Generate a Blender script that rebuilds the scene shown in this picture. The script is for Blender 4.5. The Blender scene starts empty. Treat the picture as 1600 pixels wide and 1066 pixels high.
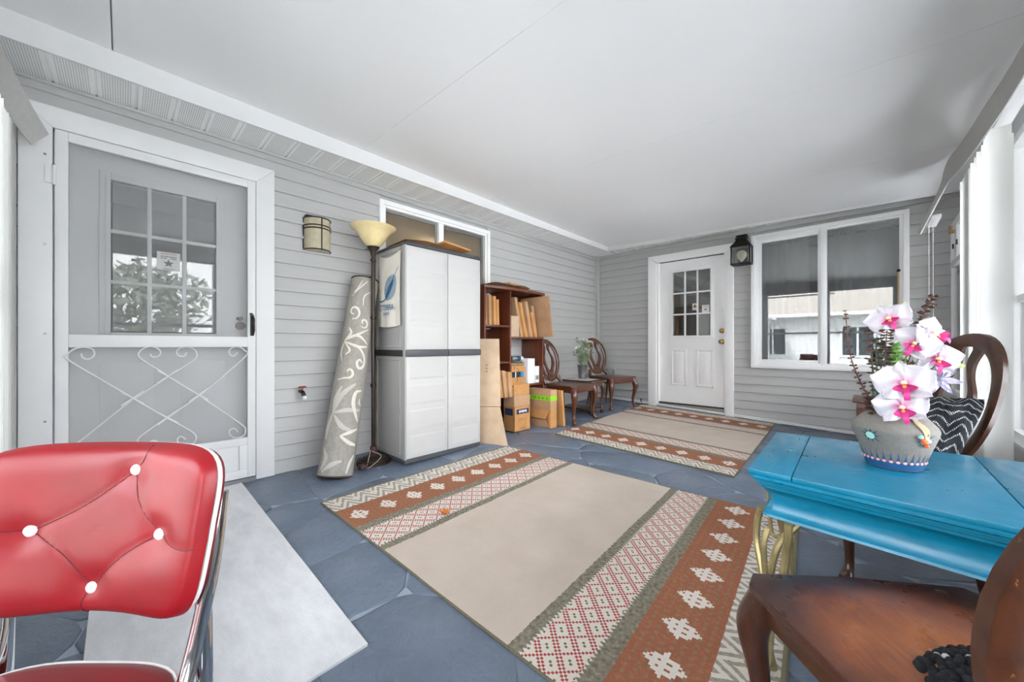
import bpy, bmesh, math, random
from mathutils import Vector, Matrix
from math import sin, cos, pi, radians, sqrt, atan2

SC = bpy.context.scene
COL = SC.collection
random.seed(7)

# ------------------------------------------------------------------ camera
cam = bpy.data.cameras.new('camera')
cam.sensor_width = 36.0
cam.lens = 585.0 / 1600.0 * 36.0
cam.shift_y = 7.0 / 1600.0
cam.clip_start = 0.02
co = bpy.data.objects.new('camera', cam)
COL.objects.link(co)
co.location = (3.08, 0.0, 0.92)
co.rotation_euler = (pi / 2, 0, radians(43.87))
SC.camera = co

# ------------------------------------------------------------------ sky
world = bpy.data.worlds.new('overcast_sky')
SC.world = world
world.use_nodes = True
wn = world.node_tree
bg = wn.nodes['Background']
tc = wn.nodes.new('ShaderNodeTexCoord')
nz = wn.nodes.new('ShaderNodeTexNoise')
nz.inputs['Scale'].default_value = 1.6
nz.inputs['Detail'].default_value = 6
rp = wn.nodes.new('ShaderNodeValToRGB')
rp.color_ramp.elements[0].position = 0.3
rp.color_ramp.elements[0].color = (0.80, 0.86, 0.95, 1)
rp.color_ramp.elements[1].position = 0.7
rp.color_ramp.elements[1].color = (1.0, 1.0, 1.0, 1)
wn.links.new(tc.outputs['Generated'], nz.inputs['Vector'])
wn.links.new(nz.outputs['Fac'], rp.inputs['Fac'])
wn.links.new(rp.outputs['Color'], bg.inputs['Color'])
bg.inputs['Strength'].default_value = 5.2

sun = bpy.data.lights.new('hazy_sun', 'SUN')
sun.energy = 9.0
sun.angle = radians(12)
sun.color = (1.0, 0.985, 0.97)
sno = bpy.data.objects.new('hazy_sun', sun)
COL.objects.link(sno)
sno.rotation_euler = Vector((0.35, -0.75, -1.0)).to_track_quat('-Z', 'Y').to_euler()

SC.view_settings.view_transform = 'Standard'
SC.view_settings.look = 'None'
SC.view_settings.gamma = 1.0
SC.view_settings.use_curve_mapping = False
SC.view_settings.exposure = 1.37
cy = SC.cycles
cy.use_denoising = True
cy.max_bounces = 14
cy.diffuse_bounces = 9
cy.glossy_bounces = 5
cy.transparent_max_bounces = 24
cy.sample_clamp_indirect = 8.0
cy.caustics_reflective = False
cy.caustics_refractive = False

# ------------------------------------------------------------------ helpers
SX, SY, Y0 = -0.037, 0.0295, 0.76


def fz(x, y):
    """height of the sloping porch slab"""
    return SX * x + SY * (y - Y0)


def lin(h):
    if isinstance(h, str):
        h = h.lstrip('#')
        h = tuple(int(h[i:i + 2], 16) for i in (0, 2, 4))
    out = []
    for c in h[:3]:
        c = c / 255.0
        out.append(c / 12.92 if c <= 0.04045 else ((c + 0.055) / 1.055) ** 2.4)
    return tuple(out)


class MB:
    """collects geometry, builds ONE mesh object"""

    def __init__(self):
        self.v, self.f = [], []

    def add(self, vs, fs):
        n = len(self.v)
        self.v += [tuple(p) for p in vs]
        self.f += [tuple(i + n for i in q) for q in fs]
        return self

    def box(self, x0, x1, y0, y1, z0, z1):
        return self.add([(x0, y0, z0), (x1, y0, z0), (x1, y1, z0), (x0, y1, z0),
                         (x0, y0, z1), (x1, y0, z1), (x1, y1, z1), (x0, y1, z1)],
                        [(0, 3, 2, 1), (4, 5, 6, 7), (0, 1, 5, 4), (1, 2, 6, 5), (2, 3, 7, 6), (3, 0, 4, 7)])

    def hexa(self, b, t):
        """b, t: four bottom, four top corners (ccw from above)"""
        return self.add(list(b) + list(t),
                        [(0, 3, 2, 1), (4, 5, 6, 7), (0, 1, 5, 4), (1, 2, 6, 5), (2, 3, 7, 6), (3, 0, 4, 7)])

    def prism(self, poly, f0, f1):
        """poly: 2-D points; f0, f1 map (a, b) to 3-D for the two ends"""
        n = len(poly)
        vs = [f0(a, b) for a, b in poly] + [f1(a, b) for a, b in poly]
        fs = [tuple(range(n - 1, -1, -1)), tuple(range(n, 2 * n))]
        fs += [(i, (i + 1) % n, (i + 1) % n + n, i + n) for i in range(n)]
        return self.add(vs, fs)

    def tube(self, path, r, n=8, closed=False, flat=1.0):
        P = [Vector(p) for p in path]
        m = len(P)
        rs = r if isinstance(r, (list, tuple)) else [r] * m
        tang = []
        for i in range(m):
            a = P[(i - 1) % m] if (closed or i > 0) else P[i]
            b = P[(i + 1) % m] if (closed or i < m - 1) else P[i]
            t = (b - a)
            tang.append(t.normalized() if t.length > 1e-9 else Vector((0, 0, 1)))
        up = Vector((0, 0, 1)) if abs(tang[0].z) < 0.9 else Vector((1, 0, 0))
        nrm = tang[0].cross(up).normalized()
        vs, fs = [], []
        for i in range(m):
            nrm = (nrm - tang[i] * nrm.dot(tang[i]))
            nrm = nrm.normalized() if nrm.length > 1e-9 else tang[i].orthogonal().normalized()
            bn = tang[i].cross(nrm)
            for k in range(n):
                a = 2 * pi * k / n
                vs.append(P[i] + nrm * (cos(a) * rs[i]) + bn * (sin(a) * rs[i] * flat))
        for i in range(m if closed else m - 1):
            j = (i + 1) % m
            for k in range(n):
                l = (k + 1) % n
                fs.append((i * n + k, i * n + l, j * n + l, j * n + k))
        if not closed:
            fs.append(tuple(range(n - 1, -1, -1)))
            fs.append(tuple((m - 1) * n + k for k in range(n)))
        return self.add(vs, fs)

    def lathe(self, prof, n=24, c=(0, 0, 0), sx=1.0, sy=1.0, rot=None):
        vs, fs = [], []
        m = len(prof)
        for r, z in prof:
            for k in range(n):
                a = 2 * pi * k / n
                p = Vector((r * cos(a) * sx, r * sin(a) * sy, z))
                if rot is not None:
                    p = rot @ p
                vs.append((p.x + c[0], p.y + c[1], p.z + c[2]))
        for i in range(m - 1):
            for k in range(n):
                l = (k + 1) % n
                fs.append((i * n + k, i * n + l, (i + 1) * n + l, (i + 1) * n + k))
        if prof[0][0] > 1e-6:
            fs.append(tuple(range(n - 1, -1, -1)))
        if prof[-1][0] > 1e-6:
            fs.append(tuple((m - 1) * n + k for k in range(n)))
        return self.add(vs, fs)

    def grid(self, fn, nu, nv, wrap_u=False):
        vs = [fn(i / nu, j / nv) for j in range(nv + 1) for i in range(nu + 1)]
        fs = []
        for j in range(nv):
            for i in range(nu):
                a = j * (nu + 1) + i
                fs.append((a, a + 1, a + nu + 2, a + nu + 1))
        return self.add(vs, fs)

    def sweep(self, secs, cap=True):
        """secs: list of rings (equal length lists of points)"""
        n = len(secs[0])
        vs = [p for s in secs for p in s]
        fs = []
        for i in range(len(secs) - 1):
            for k in range(n):
                l = (k + 1) % n
                fs.append((i * n + k, i * n + l, (i + 1) * n + l, (i + 1) * n + k))
        if cap:
            fs.append(tuple(range(n - 1, -1, -1)))
            fs.append(tuple((len(secs) - 1) * n + k for k in range(n)))
        return self.add(vs, fs)

    def xf(self, mat):
        self.v = [tuple(mat @ Vector(p)) for p in self.v]
        return self

    def build(self, name, mat, parent=None, smooth=False, bevel=0.0, seg=2, uv=None, angle=40, weld=False, fixn=True):
        me = bpy.data.meshes.new(name)
        me.from_pydata(self.v, [], self.f)
        if bevel or weld or fixn:
            bm = bmesh.new()
            bm.from_mesh(me)
            if weld:
                bmesh.ops.remove_doubles(bm, verts=bm.verts, dist=1e-5)
            if fixn:
                bmesh.ops.recalc_face_normals(bm, faces=bm.faces)
            if bevel:
                es = [e for e in bm.edges if len(e.link_faces) == 2 and e.calc_face_angle(0) > radians(35)]
                bmesh.ops.bevel(bm, geom=es, offset=bevel, offset_type='OFFSET', segments=seg, profile=0.6,
                                affect='EDGES', clamp_overlap=True)
            bm.to_mesh(me)
            bm.free()
        if uv:
            lay = me.uv_layers.new(name='UVMap')
            for lp in me.loops:
                lay.data[lp.index].uv = uv(me.vertices[lp.vertex_index].co)
        if smooth or bevel:
            me.polygons.foreach_set('use_smooth', [True] * len(me.polygons))
            me.set_sharp_from_angle(angle=radians(angle))
        me.update()
        if mat is not None:
            me.materials.append(mat)
        o = bpy.data.objects.new(name, me)
        COL.objects.link(o)
        if parent is not None:
            o.parent = parent
        return o


def empty(name, loc=(0, 0, 0), rz=0.0, parent=None):
    o = bpy.data.objects.new(name, None)
    o.empty_display_size = 0.1
    COL.objects.link(o)
    o.location = loc
    o.rotation_euler = (0, 0, rz)
    if parent is not None:
        o.parent = parent
    return o


def tag(o, label=None, cat=None, group=None, kind=None):
    if label:
        o['label'] = label
    if cat:
        o['category'] = cat
    if group:
        o['group'] = group
    if kind:
        o['kind'] = kind
    return o


def struct(o, label=None, cat=None):
    return tag(o, label, cat, kind='structure')


def copy_tree(o, parent=None):
    c = o.copy()
    COL.objects.link(c)
    c.parent = parent
    for ch in [x for x in COL.objects if x.parent == o]:
        copy_tree(ch, c)
    return c


def dup(o, parent, loc=None):
    c = o.copy()
    COL.objects.link(c)
    c.parent = parent
    if loc is not None:
        c.location = loc
    return c


def spline(pts, n=6, closed=False):
    """Catmull-Rom through points"""
    P = [Vector(p) for p in pts]
    m = len(P)
    out = []
    for i in range(m if closed else m - 1):
        p0 = P[(i - 1) % m] if (closed or i > 0) else P[0] * 2 - P[1]
        p1, p2 = P[i], P[(i + 1) % m]
        p3 = P[(i + 2) % m] if (closed or i < m - 2) else P[-1] * 2 - P[-2]
        for k in range(n):
            t = k / n
            out.append(0.5 * ((2 * p1) + (p2 - p0) * t + (2 * p0 - 5 * p1 + 4 * p2 - p3) * t * t
                              + (3 * p1 - p0 - 3 * p2 + p3) * t * t * t))
    if not closed:
        out.append(P[-1])
    return out


def interp(tab, x):
    for (x0, y0), (x1, y1) in zip(tab, tab[1:]):
        if x <= x1:
            k = (x - x0) / (x1 - x0) if x1 > x0 else 0
            k = min(max(k, 0), 1)
            return y0 + (y1 - y0) * k
    return tab[-1][1]


def text(body, size, mat, parent, mtx, name='lettering', extrude=0.0003, align='CENTER'):
    cu = bpy.data.curves.new(name, 'FONT')
    cu.body = body
    cu.size = size
    cu.align_x = align
    cu.align_y = 'CENTER'
    cu.extrude = extrude
    cu.resolution_u = 3
    tmp = bpy.data.objects.new(name + '_tmp', cu)
    COL.objects.link(tmp)
    dg = bpy.context.evaluated_depsgraph_get()
    me = bpy.data.meshes.new_from_object(tmp.evaluated_get(dg))
    bpy.data.objects.remove(tmp)
    bpy.data.curves.remove(cu)
    me.name = name
    me.transform(mtx)
    me.materials.clear()
    me.materials.append(mat)
    o = bpy.data.objects.new(name, me)
    COL.objects.link(o)
    o.parent = parent
    return o


# ------------------------------------------------------------------ materials
class E:
    """tiny node-expression helper"""
    nt = None

    def __init__(self, s):
        self.s = s

    @staticmethod
    def m(op, *a, clamp=False):
        n = E.nt.nodes.new('ShaderNodeMath')
        n.operation = op
        n.use_clamp = clamp
        for i, x in enumerate(a):
            if isinstance(x, E):
                E.nt.links.new(x.s, n.inputs[i])
            else:
                n.inputs[i].default_value = x
        return E(n.outputs[0])

    def __add__(self, o): return E.m('ADD', self, o)
    def __radd__(self, o): return E.m('ADD', self, o)
    def __sub__(self, o): return E.m('SUBTRACT', self, o)
    def __rsub__(self, o): return E.m('SUBTRACT', o, self)
    def __mul__(self, o): return E.m('MULTIPLY', self, o)
    def __rmul__(self, o): return E.m('MULTIPLY', self, o)
    def __truediv__(self, o): return E.m('DIVIDE', self, o)
    def __lt__(self, o): return E.m('LESS_THAN', self, o)
    def __gt__(self, o): return E.m('GREATER_THAN', self, o)
    def abs(self): return E.m('ABSOLUTE', self)
    def floor(self): return E.m('FLOOR', self)
    def fract(self): return E.m('FRACT', self)
    def mod(self, o): return E.m('FLOORED_MODULO', self, o)
    def min(self, o): return E.m('MINIMUM', self, o)
    def max(self, o): return E.m('MAXIMUM', self, o)


def new_mat(name):
    m = bpy.data.materials.new(name)
    m.use_nodes = True
    nt = m.node_tree
    b = nt.nodes['Principled BSDF']
    return m, nt, b


def noise(nt, scale, detail=4, rough=0.55, vec=None, dist=0.0):
    n = nt.nodes.new('ShaderNodeTexNoise')
    n.inputs['Scale'].default_value = scale
    n.inputs['Detail'].default_value = detail
    n.inputs['Roughness'].default_value = rough
    n.inputs['Distortion'].default_value = dist
    if vec is not None:
        nt.links.new(vec, n.inputs['Vector'])
    return n


def coords(nt, kind='Object', scale=(1, 1, 1), rot=(0, 0, 0)):
    t = nt.nodes.new('ShaderNodeTexCoord')
    mp = nt.nodes.new('ShaderNodeMapping')
    mp.inputs['Scale'].default_value = scale
    mp.inputs['Rotation'].default_value = rot
    nt.links.new(t.outputs[kind], mp.inputs['Vector'])
    return mp.outputs['Vector']


def ramp(nt, fac, stops):
    r = nt.nodes.new('ShaderNodeValToRGB')
    e = r.color_ramp.elements
    while len(e) < len(stops):
        e.new(0.5)
    for i, (p, c) in enumerate(stops):
        e[i].position = p
        e[i].color = (c[0], c[1], c[2], 1)
    nt.links.new(fac, r.inputs['Fac'])
    return r.outputs['Color']


def mixc(nt, fac, a, b):
    n = nt.nodes.new('ShaderNodeMix')
    n.data_type = 'RGBA'
    if isinstance(fac, E):
        fac = fac.s
    if isinstance(fac, (int, float)):
        n.inputs[0].default_value = fac
    else:
        nt.links.new(fac, n.inputs[0])
    for i, x in ((6, a), (7, b)):
        if isinstance(x, (tuple, list)):
            n.inputs[i].default_value = (x[0], x[1], x[2], 1)
        else:
            nt.links.new(x, n.inputs[i])
    return n.outputs[2]


def bump(nt, b, h, dist=0.002, strength=0.5):
    n = nt.nodes.new('ShaderNodeBump')
    n.inputs['Strength'].default_value = strength
    n.inputs['Distance'].default_value = dist
    nt.links.new(h, n.inputs['Height'])
    nt.links.new(n.outputs['Normal'], b.inputs['Normal'])


def plain(name, col, rough=0.5, metal=0.0, var=0.08, vs=6.0, bmp=0.0, bs=150.0, coat=0.0, stretch=(1, 1, 1), spec=0.5, crough=0.1):
    m, nt, b = new_mat(name)
    c = lin(col)
    v = coords(nt, 'Object', stretch)
    n = noise(nt, vs, 5, 0.6, v)
    lo = tuple(max(0, x * (1 - var)) for x in c)
    hi = tuple(min(1, x * (1 + var)) for x in c)
    nt.links.new(ramp(nt, n.outputs['Fac'], [(0.3, lo), (0.7, hi)]), b.inputs['Base Color'])
    b.inputs['Roughness'].default_value = rough
    b.inputs['Metallic'].default_value = metal
    b.inputs['Specular IOR Level'].default_value = spec
    b.inputs['Coat Weight'].default_value = coat
    b.inputs['Coat Roughness'].default_value = crough
    if bmp:
        n2 = noise(nt, bs, 3, 0.6, v)
        bump(nt, b, n2.outputs['Fac'], bmp, 0.6)
    return m


def wood(name, dark, light, rough=0.35, grain=(1, 12, 12), scale=5.0, coat=0.25, wear=0.0, wearcol='#c08a50', bmp=0.0003):
    m, nt, b = new_mat(name)
    v = coords(nt, 'Object', grain)
    n = noise(nt, scale, 7, 0.62, v, 0.6)
    n2 = noise(nt, 3.0, 3, 0.5)
    c1 = ramp(nt, n.outputs['Fac'], [(0.25, lin(dark)), (0.75, lin(light))])
    c2 = mixc(nt, n2.outputs['Fac'], c1, lin(dark))
    if wear:
        n3 = noise(nt, 28.0, 6, 0.7)
        w = ramp(nt, n3.outputs['Fac'], [(0.66, (0, 0, 0)), (0.70, (wear, wear, wear))])
        c2 = mixc(nt, w, c2, lin(wearcol))
    nt.links.new(c2, b.inputs['Base Color'])
    b.inputs['Roughness'].default_value = rough
    b.inputs['Coat Weight'].default_value = coat
    b.inputs['Coat Roughness'].default_value = 0.15
    bump(nt, b, n.outputs['Fac'], bmp, 0.5)
    return m


def glass(name, tint=(0.96, 0.965, 0.97), dirt=0.03, boost=1.0, rough=0.0):
    """thin pane: transparent with a Fresnel mirror on both faces"""
    m = bpy.data.materials.new(name)
    m.use_nodes = True
    nt = m.node_tree
    nt.nodes.clear()
    out = nt.nodes.new('ShaderNodeOutputMaterial')
    tr = nt.nodes.new('ShaderNodeBsdfTransparent')
    tr.inputs[0].default_value = (*tint, 1)
    gl = nt.nodes.new('ShaderNodeBsdfGlossy')
    gl.inputs['Roughness'].default_value = rough
    gl.inputs['Color'].default_value = (1, 1, 1, 1)
    lw = nt.nodes.new('ShaderNodeFresnel')
    lw.inputs['IOR'].default_value = 1.5
    mu = nt.nodes.new('ShaderNodeMath')
    mu.operation = 'MULTIPLY'
    mu.use_clamp = True
    mu.inputs[1].default_value = boost
    nt.links.new(lw.outputs[0], mu.inputs[0])
    mx = nt.nodes.new('ShaderNodeMixShader')
    nt.links.new(mu.outputs[0], mx.inputs[0])
    nt.links.new(tr.outputs[0], mx.inputs[1])
    nt.links.new(gl.outputs[0], mx.inputs[2])
    df = nt.nodes.new('ShaderNodeBsdfDiffuse')
    df.inputs['Color'].default_value = (0.6, 0.62, 0.62, 1)
    mx2 = nt.nodes.new('ShaderNodeMixShader')
    mx2.inputs[0].default_value = dirt
    nt.links.new(mx.outputs[0], mx2.inputs[1])
    nt.links.new(df.outputs[0], mx2.inputs[2])
    nt.links.new(mx2.outputs[0], out.inputs['Surface'])
    return m


def veil(name, col, opacity, transl=0.3):
    """mesh screen or thin cloth: part see-through"""
    m = bpy.data.materials.new(name)
    m.use_nodes = True
    nt = m.node_tree
    nt.nodes.clear()
    out = nt.nodes.new('ShaderNodeOutputMaterial')
    tr = nt.nodes.new('ShaderNodeBsdfTransparent')
    df = nt.nodes.new('ShaderNodeBsdfDiffuse')
    df.inputs['Color'].default_value = (*lin(col), 1)
    tl = nt.nodes.new('ShaderNodeBsdfTranslucent')
    tl.inputs['Color'].default_value = (*lin(col), 1)
    m1 = nt.nodes.new('ShaderNodeMixShader')
    m1.inputs[0].default_value = transl
    nt.links.new(df.outputs[0], m1.inputs[1])
    nt.links.new(tl.outputs[0], m1.inputs[2])
    m2 = nt.nodes.new('ShaderNodeMixShader')
    m2.inputs[0].default_value = opacity
    nt.links.new(tr.outputs[0], m2.inputs[1])
    nt.links.new(m1.outputs[0], m2.inputs[2])
    nt.links.new(m2.outputs[0], out.inputs['Surface'])
    return m


M = {}
M['siding'] = plain('siding_vinyl', '#b4b4b3', 0.55, var=0.035, vs=3.0, bmp=0.0006, bs=60, stretch=(1, 1, 8))
M['white'] = plain('white_paint', '#d9d9d9', 0.42, var=0.02)
M['white_vinyl'] = plain('white_vinyl', '#efefef', 0.35, var=0.02)
M['ceiling'] = plain('ceiling_panel', '#e9e9e9', 0.45, var=0.010, vs=1.2, bmp=0.0008, bs=8)
M['door_lit_white'] = plain('brightened_door_white', '#f3f3f3', 0.38, var=0.015)  # house white made lighter to stand in for missing light at the end wall
M['gap'] = plain('dark_gap', '#2c2c2c', 0.9)
M['steel'] = plain('steel', '#b8b8b6', 0.25, 1.0, var=0.05)
M['chrome'] = plain('chrome', '#e4e4e4', 0.06, 1.0, var=0.02)
M['black_metal'] = plain('black_metal', '#1c1a19', 0.4, 0.3)
M['bronze'] = plain('dark_bronze', '#3b3029', 0.35, 0.6, var=0.15)
M['brass'] = plain('aged_brass', '#9a7f4e', 0.3, 1.0, var=0.15)
M['pane'] = glass('window_glass', dirt=0.01)
M['pane2'] = glass('double_glazing', (0.84, 0.86, 0.86), 0.03, boost=2.6)
M['screen'] = veil('insect_screen', '#a8a8a8', 0.34, 0.0)
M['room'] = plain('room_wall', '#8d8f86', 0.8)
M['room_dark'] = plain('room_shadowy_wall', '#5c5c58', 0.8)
M['paper'] = plain('paper', '#e6e6e4', 0.6, var=0.01)
M['ink'] = plain('black_ink', '#232323', 0.6)
M['red_ink'] = plain('red_ink', '#b02030', 0.6)
# ------------------------------------------------------------------ floor
XW, YB, YF = 3.68, 5.11, -0.50      # right wall, back wall, front wall (inner faces); left wall is X = 0


def floor_mat():
    m, nt, b = new_mat('blue_grey_floor_paint')
    n = noise(nt, 2.2, 6, 0.65)
    n2 = noise(nt, 14.0, 5, 0.6)
    c = ramp(nt, n.outputs['Fac'], [(0.3, lin('#626e7e')), (0.7, lin('#747f8f'))])
    c = mixc(nt, ramp(nt, n2.outputs['Fac'], [(0.60, (0, 0, 0)), (0.78, (0.35, 0.35, 0.35))]), c, lin('#8e99a7'))
    nt.links.new(c, b.inputs['Base Color'])
    b.inputs['Roughness'].default_value = 0.42
    nt.links.new(ramp(nt, n2.outputs['Fac'], [(0.3, (0.28,) * 3), (0.7, (0.44,) * 3)]), b.inputs['Roughness'])
    n3 = noise(nt, 9.0, 6, 0.6, None, 1.5)
    bump(nt, b, n3.outputs['Fac'], 0.008, 0.6)
    return m


M['floor'] = floor_mat()
M['joint'] = plain('floor_joint_sheen', '#98a3b2', 0.45, var=0.1)  # same paint as the stones; sheen along the joints is put into this lighter colour

fb = MB()
fb.hexa([(-0.3, -0.9, fz(-.3, -.9) - .2), (4.2, -0.9, fz(4.2, -.9) - .2), (4.2, 5.5, fz(4.2, 5.5) - .2), (-0.3, 5.5, fz(-.3, 5.5) - .2)],
        [(-0.3, -0.9, fz(-.3, -.9) - .006), (4.2, -0.9, fz(4.2, -.9) - .006), (4.2, 5.5, fz(4.2, 5.5) - .006), (-0.3, 5.5, fz(-.3, 5.5) - .006)])
floor = struct(fb.build('floor', M['joint']), 'blue-grey painted concrete porch floor stamped with irregular stones')


def clip(poly, nx, ny, d):
    out = []
    for i in range(len(poly)):
        a, b = poly[i], poly[(i + 1) % len(poly)]
        da, db = a[0] * nx + a[1] * ny - d, b[0] * nx + b[1] * ny - d
        if da <= 0:
            out.append(a)
        if (da < 0 < db) or (db < 0 < da):
            t = da / (da - db)
            out.append((a[0] + (b[0] - a[0]) * t, a[1] + (b[1] - a[1]) * t))
    return out


def stones():
    rnd = random.Random(11)
    seeds = []
    gx, gy = 0.50, 0.46
    for i in range(-1, 9):
        for j in range(-2, 13):
            seeds.append(((i + 0.5 + rnd.uniform(-.42, .42) + (0.5 if j % 2 else 0)) * gx - 0.1,
                          (j + 0.5 + rnd.uniform(-.42, .42)) * gy - 0.5))
    for s in seeds:
        poly = [(0.0, YF), (XW, YF), (XW, YB), (0.0, YB)]
        for q in seeds:
            if q is s or (q[0] - s[0]) ** 2 + (q[1] - s[1]) ** 2 > 2.5:
                continue
            nx, ny = q[0] - s[0], q[1] - s[1]
            d = (q[0] ** 2 + q[1] ** 2 - s[0] ** 2 - s[1] ** 2) / 2
            poly = clip(poly, nx, ny, d)
            if len(poly) < 3:
                break
        if len(poly) < 3:
            continue
        area = abs(sum(poly[i][0] * poly[(i + 1) % len(poly)][1] - poly[(i + 1) % len(poly)][0] * poly[i][1]
                       for i in range(len(poly)))) / 2
        if area < 0.01:
            continue
        cx = sum(p[0] for p in poly) / len(poly)
        cyy = sum(p[1] for p in poly) / len(poly)
        # chaikin once: worn corners
        rr = []
        for i in range(len(poly)):
            a, b = poly[i], poly[(i + 1) % len(poly)]
            L = math.hypot(b[0] - a[0], b[1] - a[1])
            k = min(0.25, 0.035 / max(L, .01))
            rr.append((a[0] + (b[0] - a[0]) * k, a[1] + (b[1] - a[1]) * k))
            if L > 0.2:
                mx, my = (a[0] + b[0]) / 2, (a[1] + b[1]) / 2
                w = sin(mx * 13.1 + my * 7.7) * 0.012
                rr.append((mx - (b[1] - a[1]) / L * w, my + (b[0] - a[0]) / L * w))
            rr.append((a[0] + (b[0] - a[0]) * (1 - k), a[1] + (b[1] - a[1]) * (1 - k)))
        rings = []
        for ins, h in ((0.0025, -0.006), (0.0045, -0.0016), (0.011, 0.0)):
            ring = []
            for p in rr:
                dx, dy = cx - p[0], cyy - p[1]
                L = math.hypot(dx, dy)
                x, y = p[0] + dx / L * ins, p[1] + dy / L * ins
                ring.append((x - cx, y - cyy, fz(x, y) - fz(cx, cyy) + h))
            rings.append(ring)
        mb = MB()
        n = len(rr)
        vs = [p for r in rings for p in r]
        fs = [tuple(range(2 * n, 3 * n))]
        for a in range(2):
            for i in range(n):
                fs.append((a * n + i, a * n + (i + 1) % n, (a + 1) * n + (i + 1) % n, (a + 1) * n + i))
        mb.add(vs, fs)
        o = mb.build('floor_stone', M['floor'], floor, smooth=True, angle=60)
        o.location = (cx, cyy, fz(cx, cyy))


stones()

# ------------------------------------------------------------------ walls with lap siding
wl = MB()
T0, T1 = -0.14, -0.02
for y0, y1, z0, z1 in ((-0.7, -0.30, -.3, 2.5), (-0.30, 0.70, 2.10, 2.5), (0.70, 1.57, -.3, 2.5), (1.57, 2.79, -.3, 1.13),
                       (1.57, 2.79, 2.15, 2.5), (2.79, 5.3, -.3, 2.5)):
    wl.box(T0, T1, y0, y1, z0, z1)
wall_left = struct(wl.build('wall_left', M['siding']), 'house wall clad in light grey lap siding')
wb = MB()
for x0, x1, z0, z1 in ((-.14, .90, -.3, 2.5), (.90, 1.84, 2.08, 2.5), (.90, 1.84, -.3, .1), (1.84, 2.10, -.3, 2.5), (2.10, 3.30, -.3, .70), (2.10, 3.30, 2.16, 2.5),
                       (3.30, 3.75, -.3, 2.5)):
    wb.box(x0, x1, YB + .02, YB + .14, z0, z1)
wall_back = struct(wb.build('wall_back', M['siding']), 'end wall clad in light grey lap siding')


def siding(parent, wall, zfirst, step, ztop, openings, a0, a1):
    z = zfirst
    cache = {}
    while z < ztop - 0.005:
        z1 = min(z + step, ztop)
        segs = [(a0, a1)]
        for oa, ob, oz0, oz1 in openings:
            if z1 > oz0 + 0.02 and z < oz1 - 0.02:
                nxt = []
                for s0, s1 in segs:
                    if ob <= s0 or oa >= s1:
                        nxt.append((s0, s1))
                    else:
                        if oa > s0:
                            nxt.append((s0, oa))
                        if ob < s1:
                            nxt.append((ob, s1))
                segs = nxt
        for s0, s1 in segs:
            key = (round(s0, 3), round(s1, 3), round(z1 - z, 3))
            if key not in cache:
                h = z1 - z + 0.010
                prof = [(-0.018, 0.0), (0.0085, 0.0), (0.0105, 0.003), (0.001, h * .5), (-0.008, h), (-0.018, h)]
                mb = MB()
                if wall == 'L':
                    mb.prism(prof, lambda a, b: (a, s0, b), lambda a, b: (a, s1, b))
                else:
                    mb.prism(prof, lambda a, b: (s0, -a, b), lambda a, b: (s1, -a, b))
                o = mb.build('siding_board', M['siding'], parent)
                cache[key] = o
                o.location = (0, 0, z) if wall == 'L' else (0, YB, z)
            else:
                dup(cache[key], parent, (0, 0, z) if wall == 'L' else (0, YB, z))
        z += step


siding(wall_left, 'L', 0.093 - 2 * .1018, .1018, 2.285, [(-.34, .73, -1, 2.145), (1.55, 2.81, 1.10, 2.175)], YF, YB - .005)
siding(wall_back, 'B', 0.17 - 2 * .0987, .0987, 2.285, [(.845, 1.865, -1, 2.135), (2.08, 3.315, .675, 2.18)], 0.03, XW)

# corner post, base strip
t1 = MB().box(0, .045, YB - .045, YB, .06, 2.288).box(.008, .02, YB - .052, YB - .045, .06, 2.288)
struct(t1.build('trim_1', M['siding'], bevel=.003), 'grey vertical corner post where the two sided walls meet')
bs = MB()
n = 18
for i in range(n):
    xa, xb = .04 + i * (XW - .04) / n, .04 + (i + 1) * (XW - .04) / n
    ja, jb = .003 * sin(i * 2.3), .003 * sin((i + 1) * 2.3)
    za, zb = fz(xa, YB), fz(xb, YB)
    bs.hexa([(xa, YB - .03 + ja, za + .008), (xb, YB - .03 + jb, zb + .008), (xb, YB + .02, zb + .008), (xa, YB + .02, za + .008)],
            [(xa, YB - .026 + ja, za + .034), (xb, YB - .026 + jb, zb + .034), (xb, YB + .02, zb + .04), (xa, YB + .02, za + .04)])
struct(bs.build('baseboard_back', M['white'], weld=True), 'uneven white strip along the foot of the end wall')

# ------------------------------------------------------------------ ceiling, soffits, fascias
XC, YC = 0.307, 4.87


def zc(x, y):
    u = (x - XC) / (XW - XC)
    v = (y - YF) / (YC - YF)
    return (2.412 * (1 - v) + 2.345 * v) * (1 - u) + (2.305 * (1 - v) + 2.224 * v) * u


cb = MB()
cb.hexa([(-.2, -.9, 2.52), (4.1, -.9, 2.40), (4.1, 5.4, 2.40), (-.2, 5.4, 2.52)], [(-.2, -.9, 2.58), (4.1, -.9, 2.46), (4.1, 5.4, 2.46), (-.2, 5.4, 2.58)])
ceiling = struct(cb.build('ceiling', M['ceiling']), 'white panelled porch ceiling sloping down towards the windows')
ys = [YF - .02, -0.035, 1.25, 2.53, 3.81, YC]
for i in range(5):
    g = 0.0028 if i == 1 else 0.0010
    mb = MB()
    a, b = ys[i] + (g if i else 0), ys[i + 1] - (0.0028 if i == 0 else 0.0010)
    xa, xb = XC, XW + .02
    mb.hexa([(xa, a, zc(xa, a)), (xb, a, zc(xb, a)), (xb, b, zc(xb, b)), (xa, b, zc(xa, b))],
            [(xa, a, zc(xa, a) + .05), (xb, a, zc(xb, a) + .05), (xb, b, zc(xb, b) + .05), (xa, b, zc(xa, b) + .05)])
    mb.build('ceiling_panel', M['ceiling'], ceiling)


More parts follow.
